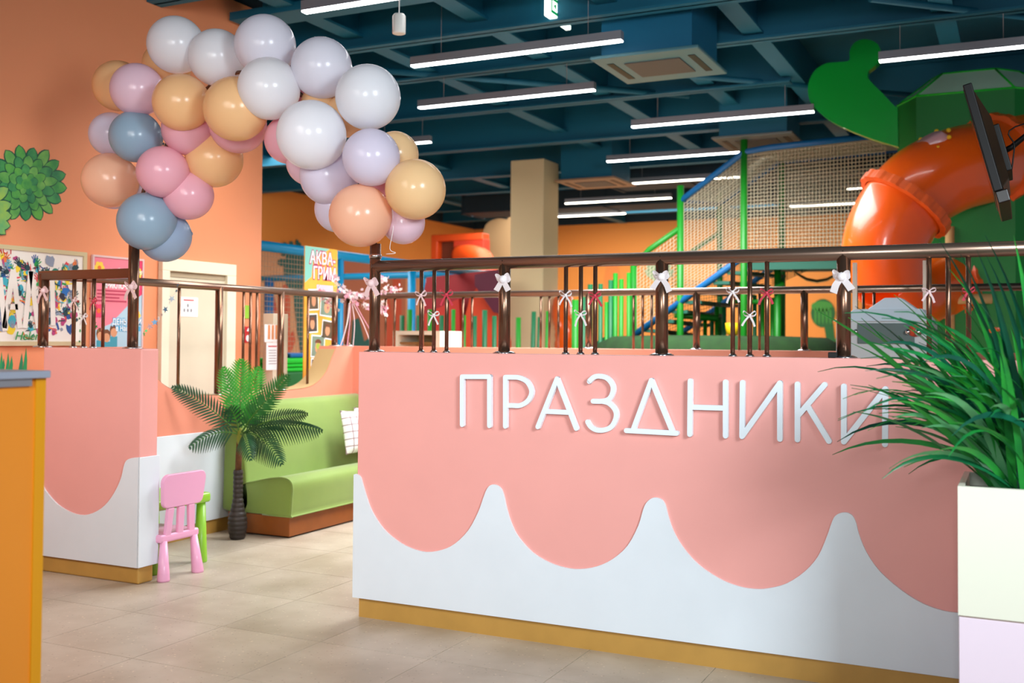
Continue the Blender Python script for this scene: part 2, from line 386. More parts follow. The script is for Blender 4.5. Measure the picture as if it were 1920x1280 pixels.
# white wave panel
wave = [(665, 889), (670, 888), (677, 893), (681, 905), (690, 935), (700, 960), (720, 990), (745, 1012), (770, 1026), (800, 1034), (830, 1030), (855, 1018), (880, 993), (898, 960),
 (907, 935), (914, 917), (921, 909), (930, 908), (940, 914), (946, 928), (952, 955), (962, 985), (975, 1008), (1000, 1035), (1030, 1053), (1060, 1063), (1088, 1066), (1120, 1061), (1150, 1047), (1178, 1022), (1198, 985),
 (1207, 955), (1213, 942), (1222, 934), (1231, 932), (1242, 936), (1249, 947), (1254, 967), (1263, 993), (1280, 1023), (1310, 1057), (1350, 1084), (1385, 1098), (1415, 1103), (1440, 1102), (1475, 1093), (1510, 1070), (1535, 1041), (1551, 1005),
 (1560, 979), (1566, 967), (1576, 961), (1588, 960), (1599, 966), (1606, 980), (1611, 1000), (1625, 1034), (1650, 1070), (1690, 1105), (1730, 1130), (1770, 1144), (1800, 1148)]
top = smooth_path(pl(wave, Y0), 3)
lastz = top[-1].z; xe = top[-1].x
for i in range(1, 30):     # the waves go on behind the planter
    x = xe + (XR-xe)*i/29; ph = (x-xe)/.62*2*math.pi
    top.append(Vector((x, Y0, lastz+.10*(1-math.cos(ph)))))
def wave_panel(name, pts, x0, x1, parent, th=.010):
    mb = MB(); vs = []; fs = []; n = len(pts)
    for p in pts:
        vs += [(p.x, Y0-th, ZB), (p.x, Y0-th, p.z), (p.x, Y0, p.z), (p.x, Y0, ZB)]
    for i in range(n-1):
        a = 4*i; b = 4*i+4
        fs += [(a, b, b+1, a+1), (a+1, b+1, b+2, a+2), (a+3, a, b, b+3)]
    fs += [(0, 1, 2, 3), (4*n-1, 4*n-2, 4*n-3, 4*n-4)]
    return mb.add(vs, fs).build(name, white_p, parent)
wave_panel('wave_panel', top, xa, XR, wf)
struct('baseboard_front', MB().box((xa+.012, Y0+.01, 0), (XR, Y0+TH-.01, ZB)), gold)
# left piece of the front wall
wl = struct('wall_front_left', MB().box((xL0, Y0, ZB), (xL1, Y0+TH, HW)), coral, 'short coral wall piece left of the gate', bevel=.01)
wave2 = [(60, 868), (78, 903), (90, 923), (110, 945), (135, 960), (160, 965), (185, 957), (205, 940), (221, 915), (230, 893), (234, 875), (239, 863), (250, 858), (262, 857)]
t2 = smooth_path(pl(wave2, Y0), 3); t2 = [p for p in t2 if p.x >= xL0-.3]
wave_panel('wave_panel', t2, xL0, xL1, wl)
zc = t2[-1].z
MB().box((xL1, Y0-.01, ZB), (xL1+.01, Y0+TH+.01, zc)).build('end_panel', white_p, wl, bevel=.003)
struct('baseboard_front_left', MB().box((xL0, Y0+.01, 0), (xL1-.01, Y0+TH-.01, ZB)), gold, bevel=.012)
# side wall with the scooped cut-out
def yz(px, py): p = at(px, py, X=XS); return (p.y, p.z)
prof = [(Y0+TH, HW), (yz(272, 650)[0], HW)]
cut = [yz(272, 655), yz(280, 682), yz(294, 708), yz(310, 723), yz(330, 733), yz(352, 739), yz(410, 741), yz(480, 737), yz(545, 731), yz(575, 727), yz(595, 717), yz(612, 697), yz(622, 672), yz(629, 655)]
cs = smooth_path([(0, a, b) for a, b in cut], 4)
prof += [(p.y, min(p.z, HW)) for p in cs] + [(yz(630, 650)[0], HW), (Y1, HW)]
def side_wall(x0, x1, m):
    mb = MB(); vs = []; fs = []
    for y, z in prof: vs += [(x0, y, ZB), (x0, y, z), (x1, y, z), (x1, y, ZB)]
    for i in range(len(prof)-1):
        a = 4*i; b = a+4
        fs += [(a, b, b+1, a+1), (a+1, b+1, b+2, a+2), (a+2, b+2, b+3, a+3)]
    fs += [(0, 1, 2, 3), tuple(4*len(prof)-1-i for i in range(4))]
    return mb.add(vs, fs)
ws = struct('wall_side_left', side_wall(XS-.18, XS, coral2), coral2, 'coral side wall with a scooped opening behind the palm')
# sand coloured lining of the opening
mb = MB(); pp = [(p.y, min(p.z, HW)) for p in cs]
vs = []; fs = []
for y, z in pp: vs += [(XS-.19, y, z+.004), (XS-.004, y, z+.004)]
for i in range(len(pp)-1): fs.append((2*i, 2*i+1, 2*i+3, 2*i+2))
mb.add(vs, fs, True).build('opening_lining', mat('sand_lining', (196, 166, 116), .6), ws)
zb2 = yz(294, 819)[1]
MB().box((XS, Y0+TH, ZB), (XS+.01, Y1-.8, zb2)).build('white_panel', white_p, ws, bevel=.003)
struct('baseboard_side_left', MB().box((XS-.16, Y0+TH, 0), (XS-.004, Y1, ZB)), gold)
struct('wall_rear', MB().box((XS-.18, Y1, 0), (XR, Y1+.12, HW)), coral2, 'coral rear wall of the party room', bevel=.004)

# ------------------------------------------------------------------ railings
YF = Y0+.065; XRL = XS-.08; YB = Y1+.06
def flange(p): return MB().lathe(p, [(.032, 0), (.032, .004), (.018, .010), (.016, .014)], 16)
def post(parent, x, y, z0, z1, r, name='post', fl_=True):
    MB().tube([(x, y, z0), (x, y, z1)], r, 16).build(name, rail_m, parent)
    if fl_: MB().lathe((x, y, z0), [(r*1.9, 0), (r*1.9, .004), (r*1.25, .012)], 16).build('foot_ring', chrome, parent)
fr = thing('railing', 'brown metal railing on the long front wall under the lettering side', 'railing', (xa, YF, HW))
xs = lambda px, py=560: at(px, py, Y=YF).x
MB().tube([(xs(700), YF, RZ-.03), (XR, YF, RZ-.03)], .031, 16).build('top_rail', rail_top_m, fr)
for px in (703, 946, 1241, 1582): post(fr, xs(px), YF, HW, RZ-.02 if px != 703 else at(703, 457, Y=YF).z, .030)
for px in (790, 814, 838, 1061, 1089, 1116, 1374, 1406, 1438, 1742, 1778, 1816): post(fr, xs(px), YF, HW, RZ-.03, .0105, 'baluster')
MB().lathe((xs(703), YF, RZ+.015), [(.034, 0), (.034, .02)], 16).build('collar', chrome, fr)
# left piece
lr = thing('railing', 'brown metal railing on the short wall left of the gate', 'railing', (xL0, YF, HW))
xp = xs(250); x8 = xs(82)
MB().box((x8-.03, YF-.03, RZ-.06), (xp+.02, YF+.03, RZ)).build('top_rail', rail_m, lr, bevel=.012)
post(lr, xp, YF, HW, at(250, 455, Y=YF).z, .032); post(lr, x8, YF, HW, RZ-.02, .032)
for px in (139, 158, 176): post(lr, xs(px), YF, HW, RZ-.03, .0125, 'baluster')
# side railing over the opening
sr = thing('railing', 'brown metal railing along the scooped side wall behind the palm', 'railing', (XRL, Y0+.1, HW))
def ys(px, py=560): return at(px, py, X=XRL).y
MB().tube([(XRL, YF, RZ-.03), (XRL, Y1+.05, RZ-.03)], .028, 14).build('top_rail', rail_top_m, sr)
def base_z(y):
    for (a, za), (b, zb) in zip(prof, prof[1:]):
        if a <= y <= b and b > a: return za+(zb-za)*(y-a)/(b-a)
    return HW
for px, r in ((194, .0115), (336, .0115), (411, .03), (457, .0115), (470, .0115), (482, .0115), (527, .028), (578, .0115), (628, .028)):
    y = ys(px); post(sr, XRL, y, base_z(y), RZ-.03, r, 'post' if r > .02 else 'baluster', r > .02)
# rear railing
br = thing('railing', 'brown metal railing on the rear wall seen behind the front railing', 'railing', (XRL, YB, HW))
MB().tube([(XRL, YB, RZ-.03), (XR, YB, RZ-.03)], .028, 14).build('top_rail', rail_top_m, br)
xb = lambda px: at(px, 600, Y=YB).x
for px in (652, 1104, 1306, 1508): post(br, xb(px), YB, HW, RZ-.03, .028)
for px in (723, 740, 793, 868, 885, 1014, 1030, 1047, 1188, 1205, 1222, 1386, 1424, 1404, 1606, 1619, 1639): post(br, xb(px), YB, HW, RZ-.03, .0105, 'baluster', False)

# ------------------------------------------------------------------ the nine letters
let_m = mat('white_acrylic', (232, 242, 250), .35)
def letter(strokes, label):
    allp = [p for s in strokes for p in s]
    cxp = sum(p[0] for p in allp)/len(allp); c = at(cxp, max(p[1] for p in allp), Y=Y0-.03)
    mb = MB(); R = .0117; yf = Y0-.026; cnt = [0]
    for s in strokes:
        P = [at(a, b, Y=yf) for a, b in s]
        if len(P) > 3: P = smooth_path(P, 4)
        # rounded flat bar outline
        L = []; Rr = []
        for i, p in enumerate(P):
            d = (P[min(i+1, len(P)-1)]-P[max(i-1, 0)]).normalized(); n = Vector((-d.z, 0, d.x))
            kk = 1.0
            if 0 < i < len(P)-1:
                a = (P[i]-P[i-1]).normalized(); b = (P[i+1]-P[i]).normalized(); kk = 1/max(.5, math.sqrt(max(.05, (1+a.dot(b))/2)))
            L.append(p+n*R*kk); Rr.append(p-n*R*kk)
        # body quads + caps as separate closed pieces
        for i in range(len(P)-1):
            cnt[0] += 1; dv = Vector((0, .00015*cnt[0], 0))
            mb.prism([q+dv for q in (L[i], L[i+1], Rr[i+1], Rr[i])], (0, .020, 0))
        for e in ([P[0], P[-1]] if len(P) > 3 else P):
            cnt[0] += 1
            mb.prism([e+Vector((R*math.cos(q*math.pi/8), .00015*cnt[0], R*math.sin(q*math.pi/8))) for q in range(16)], (0, .020, 0))
    o = mb.build('sign_letter', let_m); o.location = (0, 0, 0)
    tag(o, label, 'letter', 'white sign letters on the coral wall')
letter([[(866, 796), (866, 706)], [(866, 706), (917, 706)], [(917, 706), (917, 798)]], 'white letter П, the first letter on the coral wall')
letter([[(947, 799), (947, 707)], [(947, 707), (960, 707), (973, 708), (988, 716), (996, 734), (989, 751), (974, 760), (960, 760), (947, 760)]], 'white letter Р with round bowl, second on the coral wall')
letter([[(1008, 800), (1044, 710)], [(1044, 710), (1080, 803)], [(1022, 771), (1066, 773)]], 'white letter А on the coral wall, right of the Р')
letter([[(1104, 715), (1113, 707), (1124, 705), (1138, 709), (1148, 722), (1148, 736), (1141, 748), (1128, 752), (1111, 752)], [(1128, 752), (1141, 756), (1152, 768), (1154, 782), (1146, 799), (1132, 806), (1117, 806), (1106, 800), (1100, 791)]], 'white curved letter З on the coral wall')
letter([[(1187, 805), (1221, 713)], [(1221, 713), (1260, 808)], [(1174, 807), (1268, 812)]], 'white triangular letter Д in the middle of the word')
letter([[(1294, 714), (1293, 814)], [(1360, 716), (1360, 817)], [(1294, 763), (1360, 765)]], 'white letter Н with crossbar on the coral wall')
letter([[(1392, 717), (1391, 818)], [(1391, 818), (1462, 718)], [(1462, 718), (1462, 823)]], 'white letter И between the Н and the К')
letter([[(1495, 720), (1495, 824)], [(1495, 780), (1546, 721)], [(1513, 760), (1554, 827)]], 'white letter К near the grass plant')
letter([[(1582, 724), (1582, 828)], [(1582, 828), (1660, 729)], [(1660, 729), (1659, 833)]], 'white letter И at the end of the word, partly behind grass blades')

# ------------------------------------------------------------------ balloon arch
bcol = {'w': (250, 250, 255), 'wl': (246, 244, 254), 'l': (236, 230, 248), 'o': (255, 212, 158), 'p': (255, 204, 172), 'y': (255, 220, 168),
        'k': (250, 194, 210), 'kl': (247, 218, 234), 'b': (166, 194, 216), 'bg': (172, 194, 222)}
bm_ = {k: mat('balloon_'+k, c, .2, trans=.35, spec=.45) for k, c in bcol.items()}
balls = [  # px, py, r, colour, depth offset towards camera, label
 (330, 84, 53, 'w', .05, 'white balloon at the top left crown of the arch'),
 (407, 108, 53, 'w', .00, 'white balloon tucked between the two topmost white ones'),
 (497, 85, 57, 'wl', .04, 'lilac-white balloon at the very top middle of the arch'),
 (504, 166, 58, 'w', .16, 'white balloon in front, just below the top middle one'),
 (603, 127, 57, 'wl', .02, 'lilac-white balloon top right of centre against the teal ceiling'),
 (690, 182, 61, 'w', .12, 'large white balloon at the right shoulder of the arch'),
 (584, 253, 65, 'w', .22, 'largest white balloon in front at the arch centre right'),
 (696, 295, 54, 'l', .18, 'lilac balloon below the large white shoulder balloon'),
 (222, 161, 47, 'o', -.04, 'orange balloon at the upper far left behind a pinkish one'),
 (257, 168, 49, 'kl', .10, 'pinkish-lilac shiny balloon at the upper left of the arch'),
 (340, 192, 53, 'o', .16, 'orange balloon in front at the upper left of the arch'),
 (442, 204, 60, 'o', .17, 'large orange balloon in front, left of the white centre balloon'),
 (312, 122, 44, 'o', -.14, 'orange balloon mostly hidden behind the top left white one'),
 (209, 252, 41, 'l', -.04, 'lilac balloon at the far left edge behind the grey-blue one'),
 (254, 256, 48, 'b', .08, 'grey-blue balloon at the left middle of the arch'),
 (206, 338, 51, 'p', .02, 'peach-orange balloon at the lower far left'),
 (214, 348, 44, 'l', -.16, 'lilac balloon hidden behind the lower left peach one'),
 (305, 322, 48, 'k', .10, 'deep pink balloon in the lower left cluster'),
 (352, 243, 48, 'k', .02, 'pink balloon under the front left orange one'),
 (446, 234, 53, 'k', -.03, 'pink balloon peeking out under the large orange one'),
 (401, 298, 53, 'o', -.12, 'orange balloon at the inner left curve of the arch'),
 (353, 366, 46, 'k', -.04, 'pink balloon at the inner lower left of the arch'),
 (275, 415, 54, 'b', .08, 'blue balloon over the top of the left gate post'),
 (309, 443, 48, 'bg', -.06, 'lowest blue balloon on the left, behind its blue neighbour'),
 (541, 262, 45, 'k', -.04, 'pink balloon behind the left side of the largest white one'),
 (580, 305, 43, 'kl', -.10, 'pink balloon under the largest white one'),
 (617, 330, 55, 'l', .02, 'lilac balloon on the inner right curve of the arch'),
 (676, 404, 59, 'p', .14, 'large peach balloon over the top of the right gate post'),
 (779, 355, 57, 'y', .08, 'yellow-orange balloon at the lower far right'),
 (741, 290, 44, 'y', -.04, 'pale orange balloon behind the lilac one at the right'),
 (756, 417, 41, 'kl', -.06, 'pink-lilac balloon at the bottom right with a hanging string'),
 (634, 392, 44, 'l', -.08, 'lilac balloon behind the large peach one on the right'),
 (646, 218, 40, 'o', -.12, 'orange balloon glimpsed between the white ones right of centre'),
 (565, 185, 42, 'k', -.16, 'pink balloon glimpsed behind the white ones at the top middle'),
 (240, 350, 40, 'l', -.14, 'lilac balloon behind the deep pink one at the lower left'),
 (715, 350, 34, 'k', -.12, 'pink balloon deep inside the right cluster'),
 (600, 196, 36, 'o', -.08, 'orange balloon deep behind the upper white balloons'),
]
def balloon_mesh(m):
    mb = MB(); n, mm = 40, 26; vs = []; fs = []
    for i in range(mm+1):
        t = math.pi*i/mm; z = math.cos(t); r = math.sin(t)
        z2 = z if z > 0 else z*1.04; r *= (1.0 if z > 0 else 1-.03*z*z)
        for j in range(n):
            a = 2*math.pi*j/n; vs.append((r*math.cos(a), r*math.sin(a), z2))
    for i in range(mm):
        for j in range(n): fs.append((i*n+j, (i+1)*n+j, (i+1)*n+(j+1) % n, i*n+(j+1) % n))
    mb.add(vs, fs, True); return mb.mesh('balloon', m)
bmesh_ = {k: balloon_mesh(m) for k, m in bm_.items()}
knot_ = {k: MB().lathe((0, 0, -1.16), [(.05, 0), (.075, .02), (.03, .06), (.045, .12), (.09, .15)], 10).mesh('knot', m) for k, m in bm_.items()}
archc = at(470, 330, Y=YF)
for px, py, r, c, off, lab in balls:
    P = at(px, py, Y=YF-off); R = r*(P-Vector((0, 0, H))).dot(FW)/FPX
    o = inst('balloon', bmesh_[c], P); o.scale = (R,)*3
    tocen = Vector((0, .9, 0)) + (archc-P)*.5
    q = (-tocen).normalized().to_track_quat('Z', 'Y'); o.rotation_euler = q.to_euler()
    tag(o, lab, 'balloon', 'balloons of the gate arch')
    kk = bpy.data.objects.new('knot', knot_[c]); C.objects.link(kk); kk.parent = o
# arch tube
ap = [(250, 458), (262, 400), (270, 356), (300, 300), (345, 210), (430, 140), (520, 150), (610, 220), (668, 320), (695, 400), (703, 460)]
o = MB().tube(smooth_path([at(a, b, Y=YF+.02) for a, b in ap], 6), .012, 10).build('arch_frame', rail_m)
tag(o, 'thin brown hoop carrying the balloons over the gate', 'frame')
o = MB().tube(smooth_path([at(736, 392, Y=YF-.06), at(737, 430, Y=YF-.05), at(731, 466, Y=YF-.04), at(742, 474, Y=YF-.04), at(724, 476, Y=YF-.04)], 5), .0016, 5).build('balloon_string', paper)
tag(o, 'white string dangling from the pink-lilac balloon at the right', 'string')

# ------------------------------------------------------------------ ribbon bows
bow_m = {'w': mat('white_satin', (248, 240, 242), .35, trans=.15), 'r': mat('rose_satin', (214, 70, 90), .35, trans=.15), 'p': mat('pale_pink_satin', (244, 214, 216), .4, trans=.15)}
def bow(px, py, Y, size, wdt, col, label, par=None, X=None):
    P = at(px, py, Y=Y) if X is None else at(px, py, X=X)
    k_ = (P-Vector((0, 0, H))).dot(FW)/FPX; S = size*k_; W = wdt*k_
    fx = Vector((1, 0, 0)) if X is None else Vector((0, 1, 0)); fy = Vector((0, -1, 0)) if X is None else Vector((1, 0, 0)); up = Vector((0, 0, 1))
    t = thing('ribbon_bow', label, 'bow', P, 'ribbon bows tied to the railing'); mm = bow_m[col]
    for s in (-1, 1):
        h = random.uniform(.28, .42)
        pts = [P+fx*(s*S*a)+up*(S*b)+fy*(S*c) for a, b, c in ((.02, 0, .05), (.25, .22, .16), (.5, h, .18), (.62, h*.55, .1), (.45, -.02, .04), (.2, -.06, .03), (.02, 0, .03))]
        pts = smooth_path(pts, 5); sd = (up*.75+fy*.65).normalized()
        MB().strip(pts, sd, W).build('loop', mm, t)
        dx = random.uniform(.45, .75)
        pts = [P+fx*(s*S*a)+up*(-S*b)+fy*(S*c) for a, b, c in ((.0, 0, .06), (dx*.35, .3, .12), (dx*.7, .62, .1), (dx, random.uniform(.85, 1.15), .06))]
        MB().strip(smooth_path(pts, 4), (fx*.85+up*.35*s+fy*.2).normalized(), [W*(1+.25*i/12) for i in range(13)]).build('tail', mm, t)
    MB().sphere(P+fy*S*.06, W*.75, 10, 6).build('knot', mm, t)
yb_ = YF-.034; yt = YF-.014
bow(697, 531, yb_, 24, 10, 'p', 'wide pale pink bow on the right gate post')
bow(944, 524, yb_, 24, 11, 'w', 'wide white bow on the railing post left of the column')
bow(1240, 519, yb_, 25, 10, 'w', 'wide white bow on the post left of the green poles')
bow(1578, 519, yb_, 26, 12, 'w', 'wide white bow on the post in front of the orange tube')
bow(790, 553, yt, 20, 3.6, 'p', 'thin pale pink bow on first baluster right of the gate')
bow(814, 590, yt, 20, 3.6, 'w', 'thin white low bow on second baluster right of the gate')
bow(838, 552, yt, 22, 4, 'r', 'thin red bow on third baluster right of the gate')
bow(1061, 553, yt, 20, 3.6, 'w', 'thin white bow just right of the column')
bow(1089, 589, yt, 20, 3.6, 'w', 'thin white low bow right of the column, between white and red ones')
bow(1116, 554, yt, 20, 4, 'r', 'thin red bow right of the column')
bow(1374, 547, yt, 20, 3.6, 'w', 'thin white bow on the baluster before the blue stair pipe')
bow(1406, 591, yt, 20, 3.6, 'w', 'thin white low bow left of the orange tube')
bow(1438, 549, yt, 20, 4, 'r', 'thin rose bow on the baluster left of the orange tube')
bow(1742, 546, yt, 20, 3.4, 'p', 'thin pale bow half hidden by the grass plant')
bow(1816, 546, yt, 18, 4, 'r', 'thin rose bow above the grass plant')
bow(247, 538, yb_, 22, 8, 'p', 'wide pale pink bow on the left gate post')
bow(82, 545, yb_, 20, 7, 'p', 'pale pink bow on the leftmost corner post')
bow(158, 593, yt, 16, 3.4, 'w', 'thin white bow on a baluster left of the gate')
bow(176, 564, yt, 15, 4, 'r', 'thin red bow on a baluster left of the gate')
bow(139, 563, yt, 15, 3.4, 'p', 'thin pale pink bow in front of the handprint board')

# ------------------------------------------------------------------ blossom wreath with ribbons
bl = [mat('blossom_pale', (250, 220, 226), .6, trans=.2), mat('blossom_pink', (240, 168, 190), .6, trans=.2), mat('blossom_white', (250, 244, 240), .6, trans=.2)]
wc = at(662, 560, Y=7.98)
fg = thing('blossom_garland', 'pink and white blossom branch with hanging ribbons at the gate', 'garland', wc)
def fl_mesh(m):
    mb = MB()
    for q in range(5):
        a = q*2*math.pi/5; d = Vector((math.cos(a), math.sin(a), 0)); e = Vector((-d.y, d.x, 0))
        mb.add([Vector((0, 0, 0)), d*.55+e*.36+Vector((0, 0, .18)), d*1.0+Vector((0, 0, .3)), d*.55-e*.36+Vector((0, 0, .18))], [(0, 1, 2, 3)], True)
    return mb.mesh('flower', m)
flm = [fl_mesh(m) for m in bl]
br_pts = [[(600, 548), (630, 556), (660, 552), (700, 556)], [(630, 525), (648, 545), (672, 555)], [(690, 548), (720, 543), (745, 540)], [(665, 560), (690, 575), (712, 585)], [(610, 560), (628, 575)], [(705, 528), (722, 520)], [(715, 570), (722, 585)]]
for bp_ in br_pts:
    P = smooth_path([at(a, b, Y=7.98) for a, b in bp_], 6)
    MB().tube(P, .003, 5).build('twig', mat('twig_brown', (90, 60, 50), .8), fg)
    for p in P:
        for _ in range(3 if bp_ is not br_pts[0] else 6):
            q = p+Vector((random.gauss(0, .02), random.gauss(0, .03), random.gauss(0, .022)))
            inst('flower', random.choice(flm), q, fg, (random.uniform(.6, 2.2), random.uniform(-.8, .8), random.uniform(0, 6)), random.uniform(.016, .028))
for (a, b), (c, d), m_ in (((655, 568), (635, 660), 0), ((657, 568), (650, 655), 1), ((660, 568), (662, 650), 0), ((662, 568), (696, 645), 0), ((665, 566), (700, 628), 1), ((656, 568), (642, 640), 2)):
    P = smooth_path([at(a, b, Y=7.95), at((a*.6+c*.4)+random.uniform(-5, 5), b*.55+d*.45, Y=7.93), at(c, d, Y=7.94)], 6)
    MB().strip(P, Vector((.8, .5, 0)), .008).build('ribbon', bl[m_], fg)
# star garland
sg = thing('star_garland', 'string of small shiny foil stars beside the left gate post', 'garland', at(330, 535, Y=5.6))
stm = [mat('foil_%d' % i, c, .15, .7) for i, c in enumerate(((120, 170, 205), (220, 230, 240), (90, 200, 120), (230, 120, 120), (230, 220, 110)))]
def star_mesh(m):
    pts = [Vector((math.cos(math.pi/2+i*math.pi/5)*(1 if i % 2 == 0 else .42), 0, math.sin(math.pi/2+i*math.pi/5)*(1 if i % 2 == 0 else .42))) for i in range(10)]
    return MB().prism(pts, (0, .06, 0)).mesh('star', m)
sms = [star_mesh(m) for m in stm]
sp = [(333, 534), (331, 545), (322, 560), (318, 566), (310, 580), (303, 590), (297, 597), (290, 604), (281, 612), (274, 620), (270, 626)]
MB().tube(smooth_path([at(a, b, Y=5.6) for a, b in sp], 3), .0012, 4).build('string', paper, sg)
for i, (a, b) in enumerate(sp):
    inst('star', sms[(0, 0, 1, 1, 0, 1, 1, 0, 1, 2, 2)[i]], at(a, b, Y=5.59), sg, (random.uniform(-.5, .5), random.uniform(0, 6), random.uniform(-.7, .7)), random.choice((.014, .02, .026)))
sg2 = thing('star_garland', 'string of coloured foil stars hanging from the railing in front of the pink poster', 'garland', at(181, 600, Y=YF+.05))
sp = [(146, 565), (147, 580), (149, 597), (150, 620), (149, 640)]
MB().tube(smooth_path([at(a, b, Y=YF+.05) for a, b in sp], 3), .0012, 4).build('string', paper, sg2)
for i, (a, b) in enumerate(sp+[(180, 612), (184, 620), (178, 606), (190, 617)]):
    inst('star', sms[(3, 2, 2, 2, 2, 2, 4, 2, 3)[i]], at(a, b, Y=YF+.045), sg2, (0, random.uniform(0, 6), random.uniform(-.6, .6)), random.choice((.010, .015)))

# ------------------------------------------------------------------ orange wall: board, poster, door, mural
XW_ = XL+.012
def wq(px, py): return at(px, py, X=XW_)
def wall_rect(name, x0, y0, x1, y1, m, parent, d0=0, d1=.01, label=None):   # pixel corners of the top left and bottom right
    a = wq(x0, y0); b = wq(x1, y1)
    return MB().box((XL+d0, a.y, a.z), (XL+d1, b.y, b.z)).build(name, m, parent, label=label)
a = wq(0, 463); b = wq(152, 640); yl = a.y-.9; zt_, zb_ = wq(150, 480).z, wq(150, 640).z
bd = thing('handprint_board', 'large white board covered with colourful handprints and paint marks', 'board', (XL, (yl+b.y)/2, zb_))
MB().box((XL+.001, yl, zb_), (XL+.018, b.y, zt_)).build('panel', mat('board_white', (236, 230, 222), .6), bd)
for q in ((yl-.03, zt_, b.y+.03, zt_+.03), (yl-.03, zb_-.03, b.y+.03, zb_), (b.y, zb_, b.y+.03, zt_), (yl-.03, zb_, yl, zt_)):
    MB().box((XL+.001, q[0], q[1]), (XL+.028, q[2], q[3])).build('frame', mat('pale_wood', (206, 190, 150), .5), bd)
cols = [(20, 120, 100), (30, 80, 150), (220, 60, 70), (20, 150, 70), (240, 210, 50), (30, 110, 190), (40, 40, 60), (230, 120, 60), (180, 60, 120), (60, 170, 190), (140, 150, 170), (12, 60, 70)]
def blot(mb, y, z, r, x):
    n = 9; ph = random.uniform(0, 6)
    pts = [Vector((x, y+r*math.cos(ph+6.283*i/n)*random.uniform(.5, 1.2), z+r*math.sin(ph+6.283*i/n)*random.uniform(.5, 1.2))) for i in range(n)]
    mb.prism(pts, (.0012, 0, 0))
def hand(mb, y, z, s, x):
    ang = random.gauss(0, .5)
    def pt(u, v): return Vector((x, y+s*(u*math.cos(ang)-v*math.sin(ang)), z+s*(u*math.sin(ang)+v*math.cos(ang))))
    mb.prism([pt(.4*math.cos(i*.785), .45*math.sin(i*.785)) for i in range(8)], (.0012, 0, 0))
    for u, l, tl in ((-.34, .75, -.2), (-.12, .95, -.07), (.1, 1.0, .05), (.32, .8, .2)):
        mb.prism([pt(u-.08, .3), pt(u+.08, .3), pt(u+.08+tl, l), pt(u-.08+tl, l)], (.0012, 0, 0))
    mb.prism([pt(.3, -.2), pt(.4, 0), pt(.8, .25), pt(.72, .1)], (.0012, 0, 0))
letterY = b.y-.10-.0
for ci, c in enumerate(cols):
    mb = MB(); x = XL+.018+.0003*ci
    for _ in range(26):
        y = random.uniform(yl+.05, b.y-.05); z = random.uniform(zb_+.05, zt_-.05)
        if random.random() < .45: hand(mb, y, z, random.uniform(.035, .055), x)
        else: blot(mb, y, z, random.uniform(.012, .045), x)
        y2 = random.uniform(yl+.05, b.y-.05); z2 = random.uniform(zb_+.05, zt_-.05); dy, dz = random.uniform(-.1, .1), random.uniform(-.08, .08)
        if yl < y2+dy < b.y and zb_ < z2+dz < zt_:
            P = smooth_path([(x+.001, y2, z2), (x+.001, y2+dy*.3, z2+dz*.7), (x+.001, min(y2+dy, b.y-.02), min(max(z2+dz, zb_+.02), zt_-.02))], 3)
            mb.strip(P, Vector((0, .7, .7)), random.uniform(.008, .02))
    o = mb.build('paint_marks', mat('paint_%d' % ci, c, .5), bd); o['kind'] = 'stuff'
# unpainted white letters left in the paint (stencilled strokes)
mb = MB()
def wstroke(p0, p1, wpx=9):
    a_, b_ = at(*p0, X=XL+.026), at(*p1, X=XL+.026); d = (b_-a_).normalized(); n = Vector((0, -d.z, d.y))*.02
    mb.prism([a_+n, b_+n, b_-n, a_-n], (-.003, 0, 0))
for s_ in (((0, 520), (10, 620)), ((25, 505), (8, 615)), ((25, 505), (38, 615)), ((15, 575), (34, 575)), ((58, 508), (47, 615)), ((58, 508), (72, 615)), ((98, 525), (100, 610))): wstroke(*s_)
mb.build('white_strokes', mat('board_white', (236, 230, 222)), bd)
text('АСТ', at(-6, 474, X=XL+.026), .07, red, RX, bd, width=.9)
text('Helena', at(27, 637, X=XL+.027), .085, mat('paint_3', (20, 120, 80)), RX, bd, shear=.3)
# pink poster
pa, pb = wq(176, 482), wq(264, 652); zt2 = wq(176, 481).z; zb3 = wq(220, 655).z
po = thing('pink_poster', 'pink and pale blue poster with flowers behind the left gate post', 'poster', (XL, (pa.y+pb.y)/2, zb3))
pk = mat('poster_pink', (236, 128, 146), .5); pbl = mat('poster_blue', (176, 206, 222), .5)
MB().box((XL+.001, pa.y, zb3), (XL+.014, pb.y, zt2)).build('sheet', pk, po)
for q in ((pa.y-.015, zb3, pa.y, zt2), (pb.y, zb3, pb.y+.015, zt2), (pa.y-.015, zt2, pb.y+.015, zt2+.015)):
    MB().box((XL+.001, q[0], q[1]), (XL+.02, q[2], q[3])).build('frame', mat('poster_frame', (222, 190, 190), .5), po)
hh = zt2-zb3; wwd = pb.y-pa.y; X1_ = XL+.0145
MB().prism([(X1_, pa.y+wwd*.0, zb3), (X1_, pb.y, zb3), (X1_, pb.y, zb3+hh*.62), (X1_, pa.y+wwd*.72, zb3+hh*.5), (X1_, pa.y+wwd*.35, zb3+hh*.28), (X1_, pa.y, zb3+hh*.2)], (.0008, 0, 0)).build('pale_blue_print', pbl, po)
def fl_print(cy, cz, r, c1, c2, parent, X):
    mb = MB()
    for i in range(6):
        a_ = i*math.pi/3; mb.prism([(X, cy+math.cos(a_)*r*.6+r*.42*math.cos(q*.785), cz+math.sin(a_)*r*.6+r*.42*math.sin(q*.785)) for q in range(8)], (.0008+.0001*i, 0, 0))
    mb.build('flower_print', c1, parent)
    MB().prism([(X+.002, cy+r*.35*math.cos(q*.785), cz+r*.35*math.sin(q*.785)) for q in range(8)], (.0008, 0, 0)).build('flower_heart', c2, parent)
